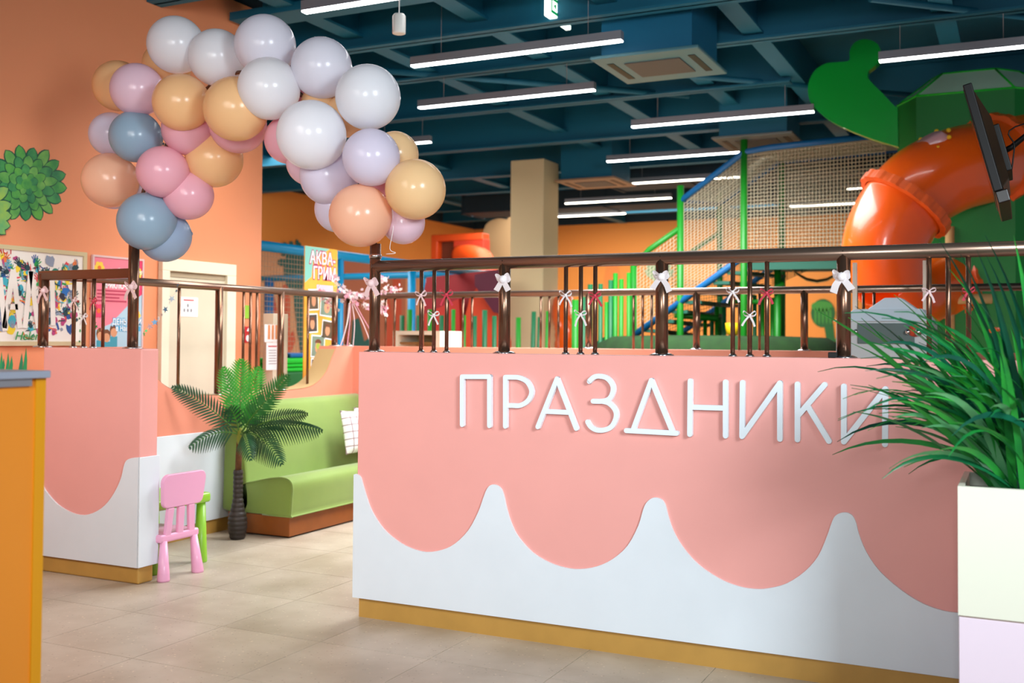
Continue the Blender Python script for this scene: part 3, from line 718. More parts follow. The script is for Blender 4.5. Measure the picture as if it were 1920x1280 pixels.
ye = mat('print_yellow', (246, 206, 70), .5); orr = mat('print_orange', (232, 110, 50), .5); dpk = mat('print_deep_pink', (226, 60, 104), .5)
fl_print(pa.y+.05, zt2-.08, .05, ye, orr, po, X1_+.001)
MB().box((X1_, pb.y-.09, zt2-.28), (X1_+.0006, pb.y, zt2)).build('deep_pink_print', dpk, po)
fl_print(pb.y-.045, zt2-.10, .045, ye, orr, po, X1_+.001)
fl_print(pb.y-.05, zt2-.43, .04, ye, orr, po, X1_+.001)
fl_print(pa.y+.05, zb3+hh*.42, .055, dpk, orr, po, X1_+.001)
text('набережная', (X1_+.001, pa.y+.16, zt2-.11), .055, paper, RX, po, offset=.0008)
text('ПРИКЛЮЧЕНИЙ', at(193, 539, X=X1_+.001), .058, paper, RX, po, offset=.002, width=.78)
mb = MB()
for i in range(4):
    ql = at(182, 545+6.5*i, X=X1_); mb.box((X1_, ql.y, ql.z), (X1_+.001, ql.y+wwd*(.62, .7, .45, .6)[i], ql.z+.012))
mb.build('text_lines', mat('print_wine', (186, 60, 90), .6), po)
def outlined(s, loc, size, parent, w_=1.0, c_out=None, o_=.006):
    text(s, loc, size, c_out, RX, parent, offset=o_, depth=.0006, width=w_); text(s, loc+Vector((.0012, 0, 0)), size, paper, RX, parent, offset=.001, depth=.0006, width=w_)
sky = mat('print_sky', (70, 168, 214), .5)
qa, qb = at(219, 611, X=X1_), at(264, 621, X=X1_)
MB().box((X1_, qa.y, qb.z), (X1_+.0012, pb.y-.01, qa.z)).build('caption_band', sky, po)
outl = lambda t_, p_, sz, w_: (text(t_, at(*p_, X=X1_+.002), sz, sky, RX, po, width=w_, offset=.006, depth=.0004), text(t_, at(*p_, X=X1_+.003), sz, paper, RX, po, width=w_, offset=.001, depth=.0004))
outl('ДЕНЬ ДР', (210, 608), .062, .85); outl('И', (258, 608), .062, .9); outl('в Навин', (217, 620), .056, .85)
sk = mat('print_skin', (214, 150, 110), .6); hr = mat('print_brown', (110, 62, 34), .6)
for yy, zz in ((.07, .10), (.13, .09), (.20, .13)):
    c_ = Vector((X1_+.001, pa.y+yy, zb3+zz))
    MB().prism([c_+Vector((0, .04*math.cos(q*.628), .045*math.sin(q*.628)+.02)) for q in range(10)], (.0008, 0, 0)).build('hair_print', hr, po)
    MB().prism([c_+Vector((.001, .032*math.cos(q*.628), .035*math.sin(q*.628))) for q in range(10)], (.0008, 0, 0)).build('face_print', sk, po)
    MB().box((c_.x, c_.y-.035, zb3+.01), (c_.x+.001, c_.y+.035, c_.z-.03)).build('clothes_print', mat('print_teal', (60, 150, 170), .6), po)
# door
da, db = wq(297, 600).y, wq(436, 600).y; zd_ = 2.1
dr = thing('door_1', None, None, (XL, (da+db)/2, 0)); dr['kind'] = 'structure'; dr['label'] = 'cream door in a cream frame'
fw = .085
for q in ((da, 0, da+fw, zd_-.10), (db-fw-.03, 0, db, zd_-.10), (da, zd_-.10, db, zd_)):
    MB().box((XL+.001, q[0], q[1]), (XL+.05, q[2], q[3])).build('door_frame', cream2, dr, bevel=.004)
MB().box((XL+.001, da+fw, .0), (XL+.02, db-fw-.03, zd_-.10)).build('door_leaf', cream, dr)
MB().box((XL+.02, da+fw, zd_-.145), (XL+.026, db-fw-.03, zd_-.10)).build('painted_head_shade', mat('taupe_strip', (176, 160, 132), .6), dr)  # taupe strip painted in for the shade under the frame head
MB().box((XL+.02, da+.14, .95), (XL+.03, da+.28, .96)).build('door_handle', grey_al, dr)
a_, b_ = at(338, 556, X=XL+.024), at(371, 594, X=XL+.024)
nt_ = thing('paper_notice', 'white paper notice with a red heading taped to the cream door', 'notice', (XL+.022, (a_.y+b_.y)/2, b_.z))
MB().box((XL+.021, a_.y, b_.z), (XL+.023, b_.y, a_.z)).build('sheet', paper, nt_)
MB().box((XL+.023, a_.y+.04, a_.z-.03), (XL+.0235, b_.y-.05, a_.z-.02)).build('heading', red, nt_)
mb = MB()
for dy, dz in ((.09, .07), (.05, .11), (.09, .11), (.13, .11)):
    c_ = Vector((XL+.023, a_.y+dy, a_.z-dz)); mb.prism([c_+Vector((0, .01*math.cos(q*.785), .016*math.sin(q*.785))) for q in range(8)], (.0006, 0, 0))
mb.build('pictogram', grey_al, nt_)
# fire signs
def wsign(x0, y0, x1, y1, m, name, label, cat='sign'):
    a_, b_ = wq(x0, y0), wq(x1, y1)
    o = thing(name, label, cat, (XL+.002, a_.y, b_.z)); MB().box((XL+.002, a_.y, b_.z), (XL+.008, b_.y, a_.z)).build('plate', m, o); return o, a_, b_
s1, a_, b_ = wsign(458, 572, 471, 597, mat('lime', (150, 205, 60), .5), 'wall_sticker', 'round lime green sticker on the orange wall above the red signs', 'sticker')
s1, a_, b_ = wsign(459, 612, 471, 625, red, 'fire_sign', 'small red fire hydrant sign on the orange wall, upper one')
MB().prism([(XL+.009, a_.y+.03, b_.z+.02), (XL+.009, b_.y-.02, b_.z+.02), (XL+.009, b_.y-.02, a_.z-.03), (XL+.009, a_.y+.05, a_.z-.01)], (.001, 0, 0)).build('symbol', paper, s1)
s1, a_, b_ = wsign(459, 626, 471, 642, red, 'fire_sign', 'small red fire sign with white ring, lower one')
MB().prism([(XL+.009, (a_.y+b_.y)/2+.025*math.cos(q*.5236), (a_.z+b_.z)/2+.03*math.sin(q*.5236)) for q in range(12)], (.001, 0, 0)).build('symbol', paper, s1)
# succulent mural painted on the wall (flat painted leaves)
mu = thing('succulent_mural', 'large green succulent painted on the orange wall at the left edge', 'mural', (XL, wq(40, 420).y, wq(40, 420).z))
mg = [mat('mural_green_%d' % i, c, .6, c2=d, scale=9) for i, (c, d) in enumerate((((96, 176, 70), (50, 140, 70)), ((70, 160, 84), (30, 120, 76)), ((120, 186, 90), (70, 150, 70)), ((150, 190, 80), (90, 170, 110))))]
mo = mat('mural_outline', (16, 84, 62), .6)
def leaf(px0, py0, px1, py1, wpx, mi, lay):
    a_, b_ = at(px0, py0, X=XL), at(px1, py1, X=XL); d = b_-a_; L_ = d.length; d.normalize(); n = Vector((0, -d.z, d.y)); wv = wpx/FPX*7.2*.85
    for e, mm, xx in ((1.0, mo, .001), (.80, mg[mi], .0022)):
        pts = []
        for i in range(9):
            t_ = i/8; s_ = (math.sin(math.pi*min(1, t_**.8*.92+.08)))**.7*(.45+.75*t_) if i < 8 else 0
            pts.append((t_, s_))
        o_ = (1-e)*.5*L_*.35
        up_ = [a_+d*(o_+t_*(L_-2*o_))+n*wv*e*s_ for t_, s_ in pts]; dn_ = [a_+d*(o_+t_*(L_-2*o_))-n*wv*e*s_ for t_, s_ in pts[1:-1]]
        MB().prism([p+Vector((xx+lay*.0022, 0, 0)) for p in up_+dn_[::-1]], (.0008, 0, 0)).build('painted_leaf' if mm is not mo else 'leaf_outline', mm, mu)
CXm, CYm = 48, 345
MB().prism([at(CXm+10*math.cos(i*.628), CYm+10*math.sin(i*.628), X=XL+.001) for i in range(10)], (.012, 0, 0)).build('painted_heart', mg[0], mu)
for ring, (n_, r0, r1, wd_) in enumerate(((17, 34, 78, 19), (14, 22, 58, 18), (11, 12, 40, 17), (8, 4, 24, 13))):
    for i in range(n_):
        a_ = 2*math.pi*(i+.5*(ring % 2))/n_ + .1
        sx = 1.0 if math.cos(a_) > 0 else .95
        leaf(CXm+r0*math.cos(a_)*sx, CYm+r0*math.sin(a_)*.95, CXm+r1*math.cos(a_)*sx*random.uniform(.93, 1.05), CYm+r1*math.sin(a_)*random.uniform(.88, .98), wd_*random.uniform(.9, 1.15), (i+ring) % 3, ring*1.2+.03*i)
for i, (a0, b0, a1, b1, w_) in enumerate(((-30, 380, 14, 352, 20), (-30, 395, 20, 382, 20), (-28, 405, 20, 404, 20), (-28, 415, 17, 424, 20), (-30, 405, 8, 440, 18))): leaf(a0, b0, a1, b1, w_, 3, 6+i*.2)
lv = thing('painted_leaves', 'small pointed green leaves painted low on the orange wall above the orange counter', 'mural', (XL, wq(20, 690).y, wq(20, 690).z))
for i, (x0, x1, yt_, c) in enumerate(((0, 4, 660, 0), (3, 9, 672, 1), (12, 17, 662, 0), (17, 25, 668, 0), (36, 44, 662, 1), (44, 52, 652, 0))):
    a_, b_, c_ = wq(x0, 697), wq(x1, 697), wq((x0+x1)/2+3, yt_)
    MB().prism([(XL+.001, a_.y, a_.z), (XL+.001, b_.y, b_.z), (XL+.001, c_.y+.01, (c_.z+b_.z)/2), (XL+.001, c_.y, c_.z)], (.0015, 0, 0)).build('painted_leaf', mat('leaf_teal' if c else 'leaf_emerald', (20, 130, 90) if c else (30, 150, 90), .5), lv)

# ------------------------------------------------------------------ party room furniture
# sofa
velvet = mat('olive_velvet', (126, 154, 64), .75, var=.12, scale=2.5, bump=.15, bscale=200)
MATS['olive_velvet'].node_tree.nodes['Principled BSDF'].inputs['Sheen Weight'].default_value = .35
so_y0, so_y1 = 6.27, 7.93
so = thing('sofa', 'olive green velvet bench sofa on a brown wooden plinth', 'sofa', (-5.15, (so_y0+so_y1)/2, 0))
wood = mat('brown_plinth', (140, 76, 22), .45, var=.15, scale=8)
MB().box((-5.40, so_y0+.01, .012), (-4.83, so_y1, .155)).build('plinth', wood, so, bevel=.003)
MB().box((-5.38, so_y0+.03, 0), (-4.85, so_y1, .012)).build('plinth_foot', black, so)
def xz_loft(prof, y0, y1, name, m, parent, r=.03):
    # rounded ends: shrink the outline slightly over the last r metres
    cxm = sum(p[0] for p in prof)/len(prof); czm = sum(p[1] for p in prof)/len(prof); n = len(prof)
    st = []
    for yy, ins in ((y0, r), (y0+r*.3, r*.3), (y0+r, 0), (y1-r, 0), (y1-r*.3, r*.3), (y1, r)):
        ring = []
        for x, z in prof:
            dx, dz = x-cxm, z-czm; l = math.hypot(dx, dz); f = (l-ins)/l
            ring.append((cxm+dx*f, yy, czm+dz*f))
        st.append(ring)
    vs = [p for ring in st for p in ring]; fs = []
    for i in range(len(st)-1):
        for j in range(n): fs.append((i*n+j, i*n+(j+1) % n, (i+1)*n+(j+1) % n, (i+1)*n+j))
    fs.append(tuple(reversed(range(n)))); fs.append(tuple(range(len(vs)-n, len(vs))))
    return MB().add(vs, fs, True).build(name, m, parent)
seat = smooth_path([(-5.30, 0, .16), (-4.84, 0, .158), (-4.815, 0, .17), (-4.805, 0, .28), (-4.80, 0, .38), (-4.83, 0, .425), (-4.90, 0, .44), (-5.02, 0, .425), (-5.2, 0, .385), (-5.33, 0, .36)], 4)
xz_loft([(p.x, p.z) for p in seat], so_y0, so_y1, 'seat_cushion', velvet, so, .012)
back = smooth_path([(-5.45, 0, .16), (-5.22, 0, .16), (-5.225, 0, .40), (-5.27, 0, .70), (-5.31, 0, .90), (-5.34, 0, .955), (-5.39, 0, .972), (-5.44, 0, .955), (-5.45, 0, .9), (-5.45, 0, .5)], 4)
xz_loft([(p.x, p.z) for p in back], so_y0, so_y1+.03, 'backrest', velvet, so, .03)
sm_ = [Vector((p.x, so_y0+.004, p.z)) for p in seat[2:]]
MB().tube(sm_, .006, 6).build('piping', velvet, so)
# cushions
def cushion(px, py, Y, s, label, tilt):
    c = at(px, py, Y=Y); m = bpy.data.materials.get('plaid')
    if m is None:
        m = bpy.data.materials.new('plaid'); m.use_nodes = True; nt = m.node_tree; b = nt.nodes['Principled BSDF']; b.inputs['Roughness'].default_value = .9
        tc = nt.nodes.new('ShaderNodeTexCoord'); sp_ = nt.nodes.new('ShaderNodeSeparateXYZ'); nt.links.new(tc.outputs['Object'], sp_.inputs[0])
        outs = []
        for ax in ('Y', 'Z'):
            mu_ = nt.nodes.new('ShaderNodeMath'); mu_.operation = 'MULTIPLY'; mu_.inputs[1].default_value = 17; nt.links.new(sp_.outputs[ax], mu_.inputs[0])
            fr_ = nt.nodes.new('ShaderNodeMath'); fr_.operation = 'FRACT'; nt.links.new(mu_.outputs[0], fr_.inputs[0])
            gt = nt.nodes.new('ShaderNodeMath'); gt.operation = 'GREATER_THAN'; gt.inputs[1].default_value = .86; nt.links.new(fr_.outputs[0], gt.inputs[0]); outs.append(gt)
        mx_ = nt.nodes.new('ShaderNodeMath'); mx_.operation = 'MAXIMUM'; nt.links.new(outs[0].outputs[0], mx_.inputs[0]); nt.links.new(outs[1].outputs[0], mx_.inputs[1])
        mc = nt.nodes.new('ShaderNodeMixRGB'); mc.inputs[1].default_value = lin((234, 232, 230)); mc.inputs[2].default_value = lin((150, 120, 124))
        nt.links.new(mx_.outputs[0], mc.inputs[0]); nt.links.new(mc.outputs[0], b.inputs['Base Color'])
    n = 14; vs = []; fs = []
    for sgn in (1, -1):
        for i in range(n+1):
            for j in range(n+1):
                u, v = i/n*2-1, j/n*2-1; pin = 1-.08*(1-abs(u*v))*0
                th = .075*(max(0, (1-u*u))*max(0, (1-v*v)))**.45
                e = 1-.07*(1-u*u)*abs(v)**3; f_ = 1-.07*(1-v*v)*abs(u)**3
                vs.append((sgn*th, u*s*f_, v*s*e))
    for q in range(2):
        o_ = q*(n+1)**2
        for i in range(n):
            for j in range(n):
                a0 = o_+i*(n+1)+j; fs.append((a0, a0+1, a0+n+2, a0+n+1))
    me = MB().add(vs, fs, True).mesh('cushion', m); o = inst('cushion', me, c, None, (0, tilt, math.radians(-18)))
    tag(o, label, 'cushion')
cushion(676, 808, 7.45, .185, 'white plaid cushion standing on the green sofa beside the coral wall', -.25)
cushion(698, 800, 7.78, .18, 'white plaid cushion behind the first one, only its corner showing', -.2)
# pink child's chair
pinkp = mat('pink_plastic', (232, 166, 200), .4, coat=.15); limep = mat('lime_plastic', (140, 200, 50), .4, coat=.15)
chx, chy = -4.67, 4.985
ch = thing('child_chair', 'pink plastic child chair with three back slats and thick conical legs', 'chair', (chx-.15, chy, 0))
def rrect(cy, cz, w_, h_, r, wt=0):
    pts = []
    for (sx, sz, a0) in ((1, 1, 0), (-1, 1, 90), (-1, -1, 180), (1, -1, 270)):
        for q in range(6):
            a_ = math.radians(a0+q*18); ww = w_+(wt if sz > 0 else -wt)
            pts.append((cy+sx*(ww/2-r)+r*math.cos(a_), cz+sz*(h_/2-r)+r*math.sin(a_)))
    return pts
def chair_pt(x, y, z): return Vector((chx+x+.12*(z-.25)*.6, chy+y, z))
bkp = rrect(.01, .525, .355, .205, .045, .012)
MB().prism([chair_pt(-.015, y, z+.012*math.cos(y*6)) for y, z in bkp], (.028, 0, 0)).build('backrest', pinkp, ch, bevel=.006)
for y0_, y1_ in ((-.105, -.09), (.0, .0), (.10, .085)):
    MB().hexa([chair_pt(-.012, y0_-.02, .26), chair_pt(.012, y0_-.02, .26), chair_pt(.012, y0_+.025, .26), chair_pt(-.012, y0_+.025, .26)],
              [chair_pt(-.012, y1_-.026, .43), chair_pt(.012, y1_-.026, .43), chair_pt(.012, y1_+.026, .43), chair_pt(-.012, y1_+.026, .43)]).build('slat', pinkp, ch, bevel=.004)
MB().box((chx-.31, chy-.165, .225), (chx+.015, chy+.165, .275)).build('seat', pinkp, ch, bevel=.015)
legp = [(.030, 0), (.033, .004), (.031, .02), (.016, .23)]
for i, (lx, ly) in enumerate(((-.0, -.135), (-.0, .135), (-.29, -.135), (-.29, .135))):
    MB().tube([(chx+lx+(.02 if lx > -.1 else -.02), chy+ly*1.08, 0), (chx+lx+(.02 if lx > -.1 else -.02), chy+ly*1.08, .008), (chx+lx, chy+ly*.95, .235)], [.036, .038, .022], 20).build('leg', pinkp, ch)
# lime table
tx0, tx1, ty0, ty1, tz = -5.30, -4.80, 4.90, 5.42, .452
tb = thing('child_table', 'lime green plastic child table with conical legs against the white wall', 'table', ((tx0+tx1)/2, (ty0+ty1)/2, 0))
MB().box((tx0, ty0, tz-.065), (tx1, ty1, tz)).build('tabletop', limep, tb, bevel=.02)
for lx in (tx0+.05, tx1-.045):
    for ly in (ty0+.05, ty1-.05):
        MB().tube([(lx, ly, 0), (lx, ly, .008), (lx, ly, tz-.06)], [.042, .044, .028], 20).build('leg', limep, tb)
# palm
pb_ = at(445, 1010, Z=0)
pt_ = thing('artificial_palm', 'green artificial palm with a brown trunk in a dark ribbed vase', 'palm', pb_)
vase = mat('dark_ribbed_vase', (44, 36, 32), .5)
prof_v = []
for i in range(110):
    z = .5*i/109
    r = .048+.018*math.sin(math.pi*min(1, z/.22))**1 if z < .2 else .048-.012*min(1, (z-.2)/.1)+.0*(z)
    if z > .2: r = .032+.018*max(0, 1-(z-.2)/.1)
    r += .0045*abs(math.sin(z*95))
    prof_v.append((r, z))
MB().lathe(pb_, prof_v, 28).build('vase', vase, pt_)
zc_ = at(450, 815, Y=pb_.y).z; crown = Vector((pb_.x+.01, pb_.y, zc_))
MB().tube([pb_+Vector((0, 0, .48)), pb_+Vector((.003, 0, .6)), crown], [.024, .023, .02], 12).build('trunk', mat('palm_trunk', (104, 66, 34), .9, var=.4, scale=30, bump=.6), pt_)
MB().tube([crown+Vector((0, 0, -.09)), crown+Vector((.012, -.012, -.03)), crown+Vector((.005, 0, .05))], [.010, .026, .014], 12).build('leaf_base', mat('yellow_green', (120, 130, 40), .8), pt_)
pg = [mat('palm_bright', (56, 178, 36), .5, var=.35, scale=12, trans=.2), mat('palm_dark', (36, 88, 52), .5, var=.35, scale=12), mat('palm_mid', (44, 120, 50), .5, var=.35, scale=12, trans=.1)]
stem_m = mat('palm_stem', (70, 120, 40), .6)
def frond(tip, off, mi, arch=.06, ll=.15, n=30, start=.16, droop=0, side_dir=None, lab=None):
    T_ = at(tip[0], tip[1], Y=pb_.y+off); A = crown
    mid = (A+T_)/2+Vector((0, 0, arch)); q1 = A*.7+mid*.3
    P = []
    for i in range(41):
        t_ = i/40; P.append(A*(1-t_)**2+mid*2*t_*(1-t_)+T_*t_*t_)
    n = int(((T_-A).length*1.05)/.027); mb = MB(); view = (A-Vector((0, 0, H))).normalized()
    for i in range(n):
        t_ = start+(1-start)*i/(n-1); k_ = min(39, int(t_*40)); p = P[k_]+(P[k_+1]-P[k_])*(t_*40-k_); d = (P[min(40, k_+1)]-P[max(0, k_-1)]).normalized()
        sd = d.cross(view).normalized() if side_dir is None else side_dir
        L_ = ll*(math.sin(math.pi*(.18+.80*t_))**.6)*(1.0 if t_ < .95 else .8)
        for s in (-1, 1):
            dd = (sd*s*.9+d*(.5+.45*t_)).normalized()
            pts = []; nn = 5
            for j in range(nn+1):
                u = j/nn; pts.append(p+dd*L_*u+Vector((0, 0, -droop*L_*u*u))+view*(-.02*u*random.uniform(.0, 1)))
            wd_ = d.cross(dd).cross(dd).normalized()*-1
            mb.strip(pts, (d-dd*d.dot(dd)).normalized(), [.008, .015, .0155, .013, .008, .001])
    fr_ = thing_part('frond', mb, pg[mi], pt_)
    MB().tube(P, [.006*(1-.75*i/40) for i in range(41)], 6).build('stem', stem_m, fr_)
def thing_part(name, mb, m, parent): return mb.build(name, m, parent)
frond((452, 676), .02, 0, .02, .15, 32)
frond((486, 690), .12, 0, .03, .13, 28)
frond((420, 690), -.05, 0, .02, .12, 28)
frond((540, 704), .10, 2, .03, .12, 30)
frond((325, 726), -.38, 1, .07, .12, 34, droop=.1)
frond((357, 838), -.30, 1, .11, .10, 28, droop=.5)
frond((602, 806), .10, 1, .10, .12, 32, droop=.5)
frond((575, 776), -.05, 1, .07, .11, 30, droop=.2)
frond((527, 868), -.22, 1, .16, .15, 26, droop=.35)
frond((512, 740), -.12, 2, .05, .11, 26)
frond((430, 765), -.15, 1, .08, .10, 22, droop=.2)
frond((470, 860), -.25, 1, .13, .10, 22, droop=.5)
# ------------------------------------------------------------------ left orange counter
ox = at(80, 900, X=-2.67)
ct = thing('reception_counter', 'tall orange counter with a grey worktop at the left edge', 'counter', (-3.0, 1.6, 0))
om = mat('orange_laminate', (232, 140, 40), .35, var=.03, scale=2)
MB().box((-3.4, .5, .0), (-2.67, ox.y, at(40, 708, X=-2.67).z)).build('body', om, ct)
MB().box((-2.672, ox.y-.035, 0), (-2.664, ox.y+.001, at(40, 708, X=-2.67).z)).build('edge_trim', mat('yellow_trim', (222, 150, 10), .4), ct)
zt3 = at(40, 696, X=-2.64).z
MB().box((-3.45, .45, zt3-.022), (-2.64, at(96, 698, X=-2.64).y, zt3)).build('worktop', mat('grey_laminate', (150, 156, 172), .35), ct, bevel=.003)
hb = at(28, 710, X=-2.655)
MB().box((-2.67, hb.y-.06, zt3-.045), (-2.655, hb.y+.06, zt3-.022)).build('bracket', grey_al, ct)
# ------------------------------------------------------------------ planter and grass
PY = 4.0; pxl = at(1796, 1000, Y=PY).x; pw = .47
zt4 = at(1797, 911, Y=PY).z; zs = at(1797, 1156, Y=PY).z
plt = thing('cube_planter', 'tall square planter of a cream block on a pale lilac block', 'planter', (pxl+pw/2, PY+pw/2, 0))
MB().box((pxl, PY, zs+.006), (pxl+.02, PY+pw, zt4)).box((pxl+pw-.02, PY, zs+.006), (pxl+pw, PY+pw, zt4)).box((pxl+.02, PY, zs+.006), (pxl+pw-.02, PY+.02, zt4)).box((pxl+.02, PY+pw-.02, zs+.006), (pxl+pw-.02, PY+pw, zt4)).build('cream_block', mat('cream_laminate', (230, 229, 212), .45), plt)
MB().box((pxl+.02, PY+.02, zs+.006), (pxl+pw-.02, PY+pw-.02, zt4-.05)).build('soil', mat('dark_soil', (90, 74, 52), .9), plt)
MB().box((pxl+.002, PY+.001, .0), (pxl+pw, PY+pw, zs)).build('lilac_block', mat('lilac_laminate', (232, 214, 228), .45), plt, bevel=.002)
MB().box((pxl+.004, PY+.004, zs), (pxl+pw-.004, PY+pw-.004, zs+.006)).build('joint', mat('joint_brown', (150, 130, 120), .6), plt)
gc = Vector((pxl+pw/2+.01, PY+pw/2-.02, zt4-.06))
gp = thing('grass_plant', 'bushy artificial grass plant with long arching blades in the cube planter', 'plant', gc)
gms = [mat('blade_green_%d' % i, c, .38, c2=d, scale=5, trans=.18) for i, (c, d) in enumerate((((22, 120, 62), (16, 92, 60)), ((30, 148, 60), (20, 110, 62)), ((56, 172, 60), (30, 130, 60)), ((14, 92, 66), (10, 70, 54)), ((110, 180, 120), (50, 140, 90))))]
blades = []
for i in range(26):
    L_ = random.uniform(.6, .98); bend = random.uniform(.4, 1.7); wv = random.uniform(.024, .036)
    pts = []; p = Vector((0, 0, 0)); a_ = random.uniform(.02, .12); ns = 12
    for j in range(ns+1):
        pts.append(p.copy()); u = j/ns; a2 = a_+bend*u**1.5; p = p+Vector((math.sin(a2), 0, math.cos(a2)))*L_/ns
    tw = random.uniform(-.7, .7); th0 = random.uniform(-1.25, 1.25); vs = []; fs = []
    for j, q in enumerate(pts):
        u = j/ns; ww = wv*(.7+.3*min(1, u*4))*(1-u**3)+.0006; tg = (pts[min(j+1, ns)]-pts[max(j-1, 0)]).normalized(); th = th0+tw*u; sd = Vector((0, math.cos(th), 0))+Vector((tg.z, 0, -tg.x))*math.sin(th)
        vs += [q-sd*ww/2, q-Vector((tg.z, 0, -tg.x))*.002, q+sd*ww/2]
    for j in range(ns): fs += [(3*j, 3*j+1, 3*j+4, 3*j+3), (3*j+1, 3*j+2, 3*j+5, 3*j+4)]
    blades.append(MB().add(vs, fs, True).mesh('blade', gms[(0, 1, 2, 1, 2, 3, 4)[i % 7]]))
for i in range(290):
    r = .13*math.sqrt(random.random()); an = random.uniform(0, 2*math.pi)
    yaw = an+random.gauss(0, .5); lean = r/.13*.42+random.gauss(0, .10)
    if random.random() < .34: yaw = math.pi + random.gauss(.25, .7); lean = abs(random.gauss(.35, .28))
    if math.sin(yaw) > .28: yaw = -yaw
    o = inst('blade', blades[i % 26], gc+Vector((r*math.cos(an), r*math.sin(an), 0)), gp)
    o.rotation_euler = (Matrix.Rotation(yaw, 4, 'Z') @ Matrix.Rotation(max(-.1, lean), 4, 'Y')).to_euler()
    # keep tips from entering the wall behind
    o.scale = (.9, .9, random.uniform(.8, 1.08))

# ------------------------------------------------------------------ television
tc_ = at(1853, 285, Y=6.35)
tv = thing('television', 'black flat television seen edge-on, on an arm at the right edge', 'television', tc_)
ti = math.radians(14.5)
def tvp(x, y, z):   # x thickness (+ = back), y length, z height
    return tc_+Vector((x*math.cos(ti)-z*math.sin(ti), y, x*math.sin(ti)+z*math.cos(ti)))
def tvbox(x0, y0, z0, x1, y1, z1, name, m, bev=.006):
    MB().hexa([tvp(x0, y0, z0), tvp(x1, y0, z0), tvp(x1, y1, z0), tvp(x0, y1, z0)], [tvp(x0, y0, z1), tvp(x1, y0, z1), tvp(x1, y1, z1), tvp(x0, y1, z1)]).build(name, m, tv, bevel=bev)
tvbox(-.035, -.45, -.28, .01, .45, .30, 'screen_bezel', black)
tvbox(-.037, -.43, -.26, -.034, .43, .28, 'screen', mat('screen_glass', (8, 8, 12), .08), 0)
MB().hexa([tvp(.01, -.43, -.27), tvp(.01, .43, -.27), tvp(.01, .43, .26), tvp(.01, -.43, .26)], [tvp(.055, -.33, -.22), tvp(.055, .33, -.22), tvp(.055, .33, .12), tvp(.055, -.33, .12)]).build('back_shell', mat('dark_brown_plastic', (30, 22, 19), .35), tv, bevel=.01)
tvbox(.05, -.2, -.16, .085, .2, .10, 'mount_plate', black)
tvbox(-.03, -.45, -.345, .03, .45, -.28, 'speaker_bar', mat('dark_brown_plastic', (30, 22, 19)))
MB().tube([tvp(.08, 0, -.02), tvp(.12, 0, -.01), tvp(.22, -.05, .03), Vector((.42, 6.3, tc_.z+.10))], .016, 10).build('mount_arm', black, tv)
MB().tube(smooth_path([tvp(.08, -.05, -.15), tvp(.13, -.06, -.02), tvp(.16, -.06, .08), Vector((.42, 6.25, tc_.z+.2))], 5), .004, 6).build('cable', black, tv)

# ------------------------------------------------------------------ play hall: orange tube slide
def tube_ring(mb, c, d, r, w_):
    d = d.normalized(); mb.tube([c-d*w_/2, c+d*w_/2], r, 32); return mb
sl = thing('tube_slide', 'large orange plastic tube slide curling down in front of the green tower', 'slide', at(1660, 560, Y=10.8))
path = [(1905, 285, 11.9), (1850, 303, 11.5), (1790, 318, 11.1), (1735, 345, 10.9), (1697, 382, 10.8), (1668, 430, 10.75), (1657, 480, 10.75), (1660, 535, 10.8)]
sp3 = [at(a, b, Y=c) for a, b, c in path]
SP = smooth_path(sp3, 8); k_ = 32
MB().tube(SP[:k_+1], [.405]*(k_+1), 40, cap=True).build('tube_section', tube_o, sl)
MB().tube(SP[k_:], [.405-.01*min(1, i/18) for i in range(len(SP)-k_)], 40, cap=True).build('tube_section', tube_o, sl)
def rimflange(c, d, r, parent):
    mb = MB(); d = d.normalized()
    u = d.cross(Vector((0, 0, 1))).normalized(); v = d.cross(u); n = 96
    pts = []
    vs = []; fs = []
    for i in range(n):
        a_ = 2*math.pi*i/n; rr = r+.012*(1 if (i//3) % 2 else 0)
        e = u*math.cos(a_)+v*math.sin(a_)
        vs += [c+e*(r-.05)-d*.055, c+e*rr-d*.045, c+e*rr+d*.045, c+e*(r-.05)+d*.055]
    for i in range(n):
        a0 = 4*i; b0 = 4*((i+1) % n)
        for q in range(3): fs.append((a0+q, a0+q+1, b0+q+1, b0+q))
        fs.append((a0+3, a0, b0, b0+3))
    return mb.add(vs, fs).build('flange', flange_o, parent)
rimflange(SP[k_], SP[k_+1]-SP[k_-1], .465, sl)
rimflange(SP[6], SP[7]-SP[5], .45, sl)
# window dome with yellow bolts
wd_c = SP[22]+(SP[22]-(SP[22]+Vector((0, 0, -1)))).normalized()*0
nrm = Vector((-.35, -.72, .62)).normalized(); wc_ = SP[18]+nrm*.412
u_ = nrm.cross(Vector((0, 1, 0))).normalized(); v_ = nrm.cross(u_)
MB().add([wc_-nrm*.02]+[wc_+u_*.19*math.cos(q*.3927)+v_*.12*math.sin(q*.3927)-nrm*.07 for q in range(16)]+[wc_+u_*.15*math.cos(q*.3927)+v_*.085*math.sin(q*.3927)+nrm*.03 for q in range(16)],
         [(1+q, 1+(q+1) % 16, 17+(q+1) % 16, 17+q) for q in range(16)]+[tuple(17+q for q in range(16))], True).build('skylight_dome', mat('pinkish_clear_plastic', (214, 160, 164), .12, coat=.5), sl)
for q in range(8):
    a_ = q*math.pi/4+.2
    MB().sphere(wc_+u_*.21*math.cos(a_)+v_*.135*math.sin(a_)-nrm*.012, .022, 10, 6).build('yellow_bolt', mat('yellow_plastic', (238, 190, 20), .4), sl)
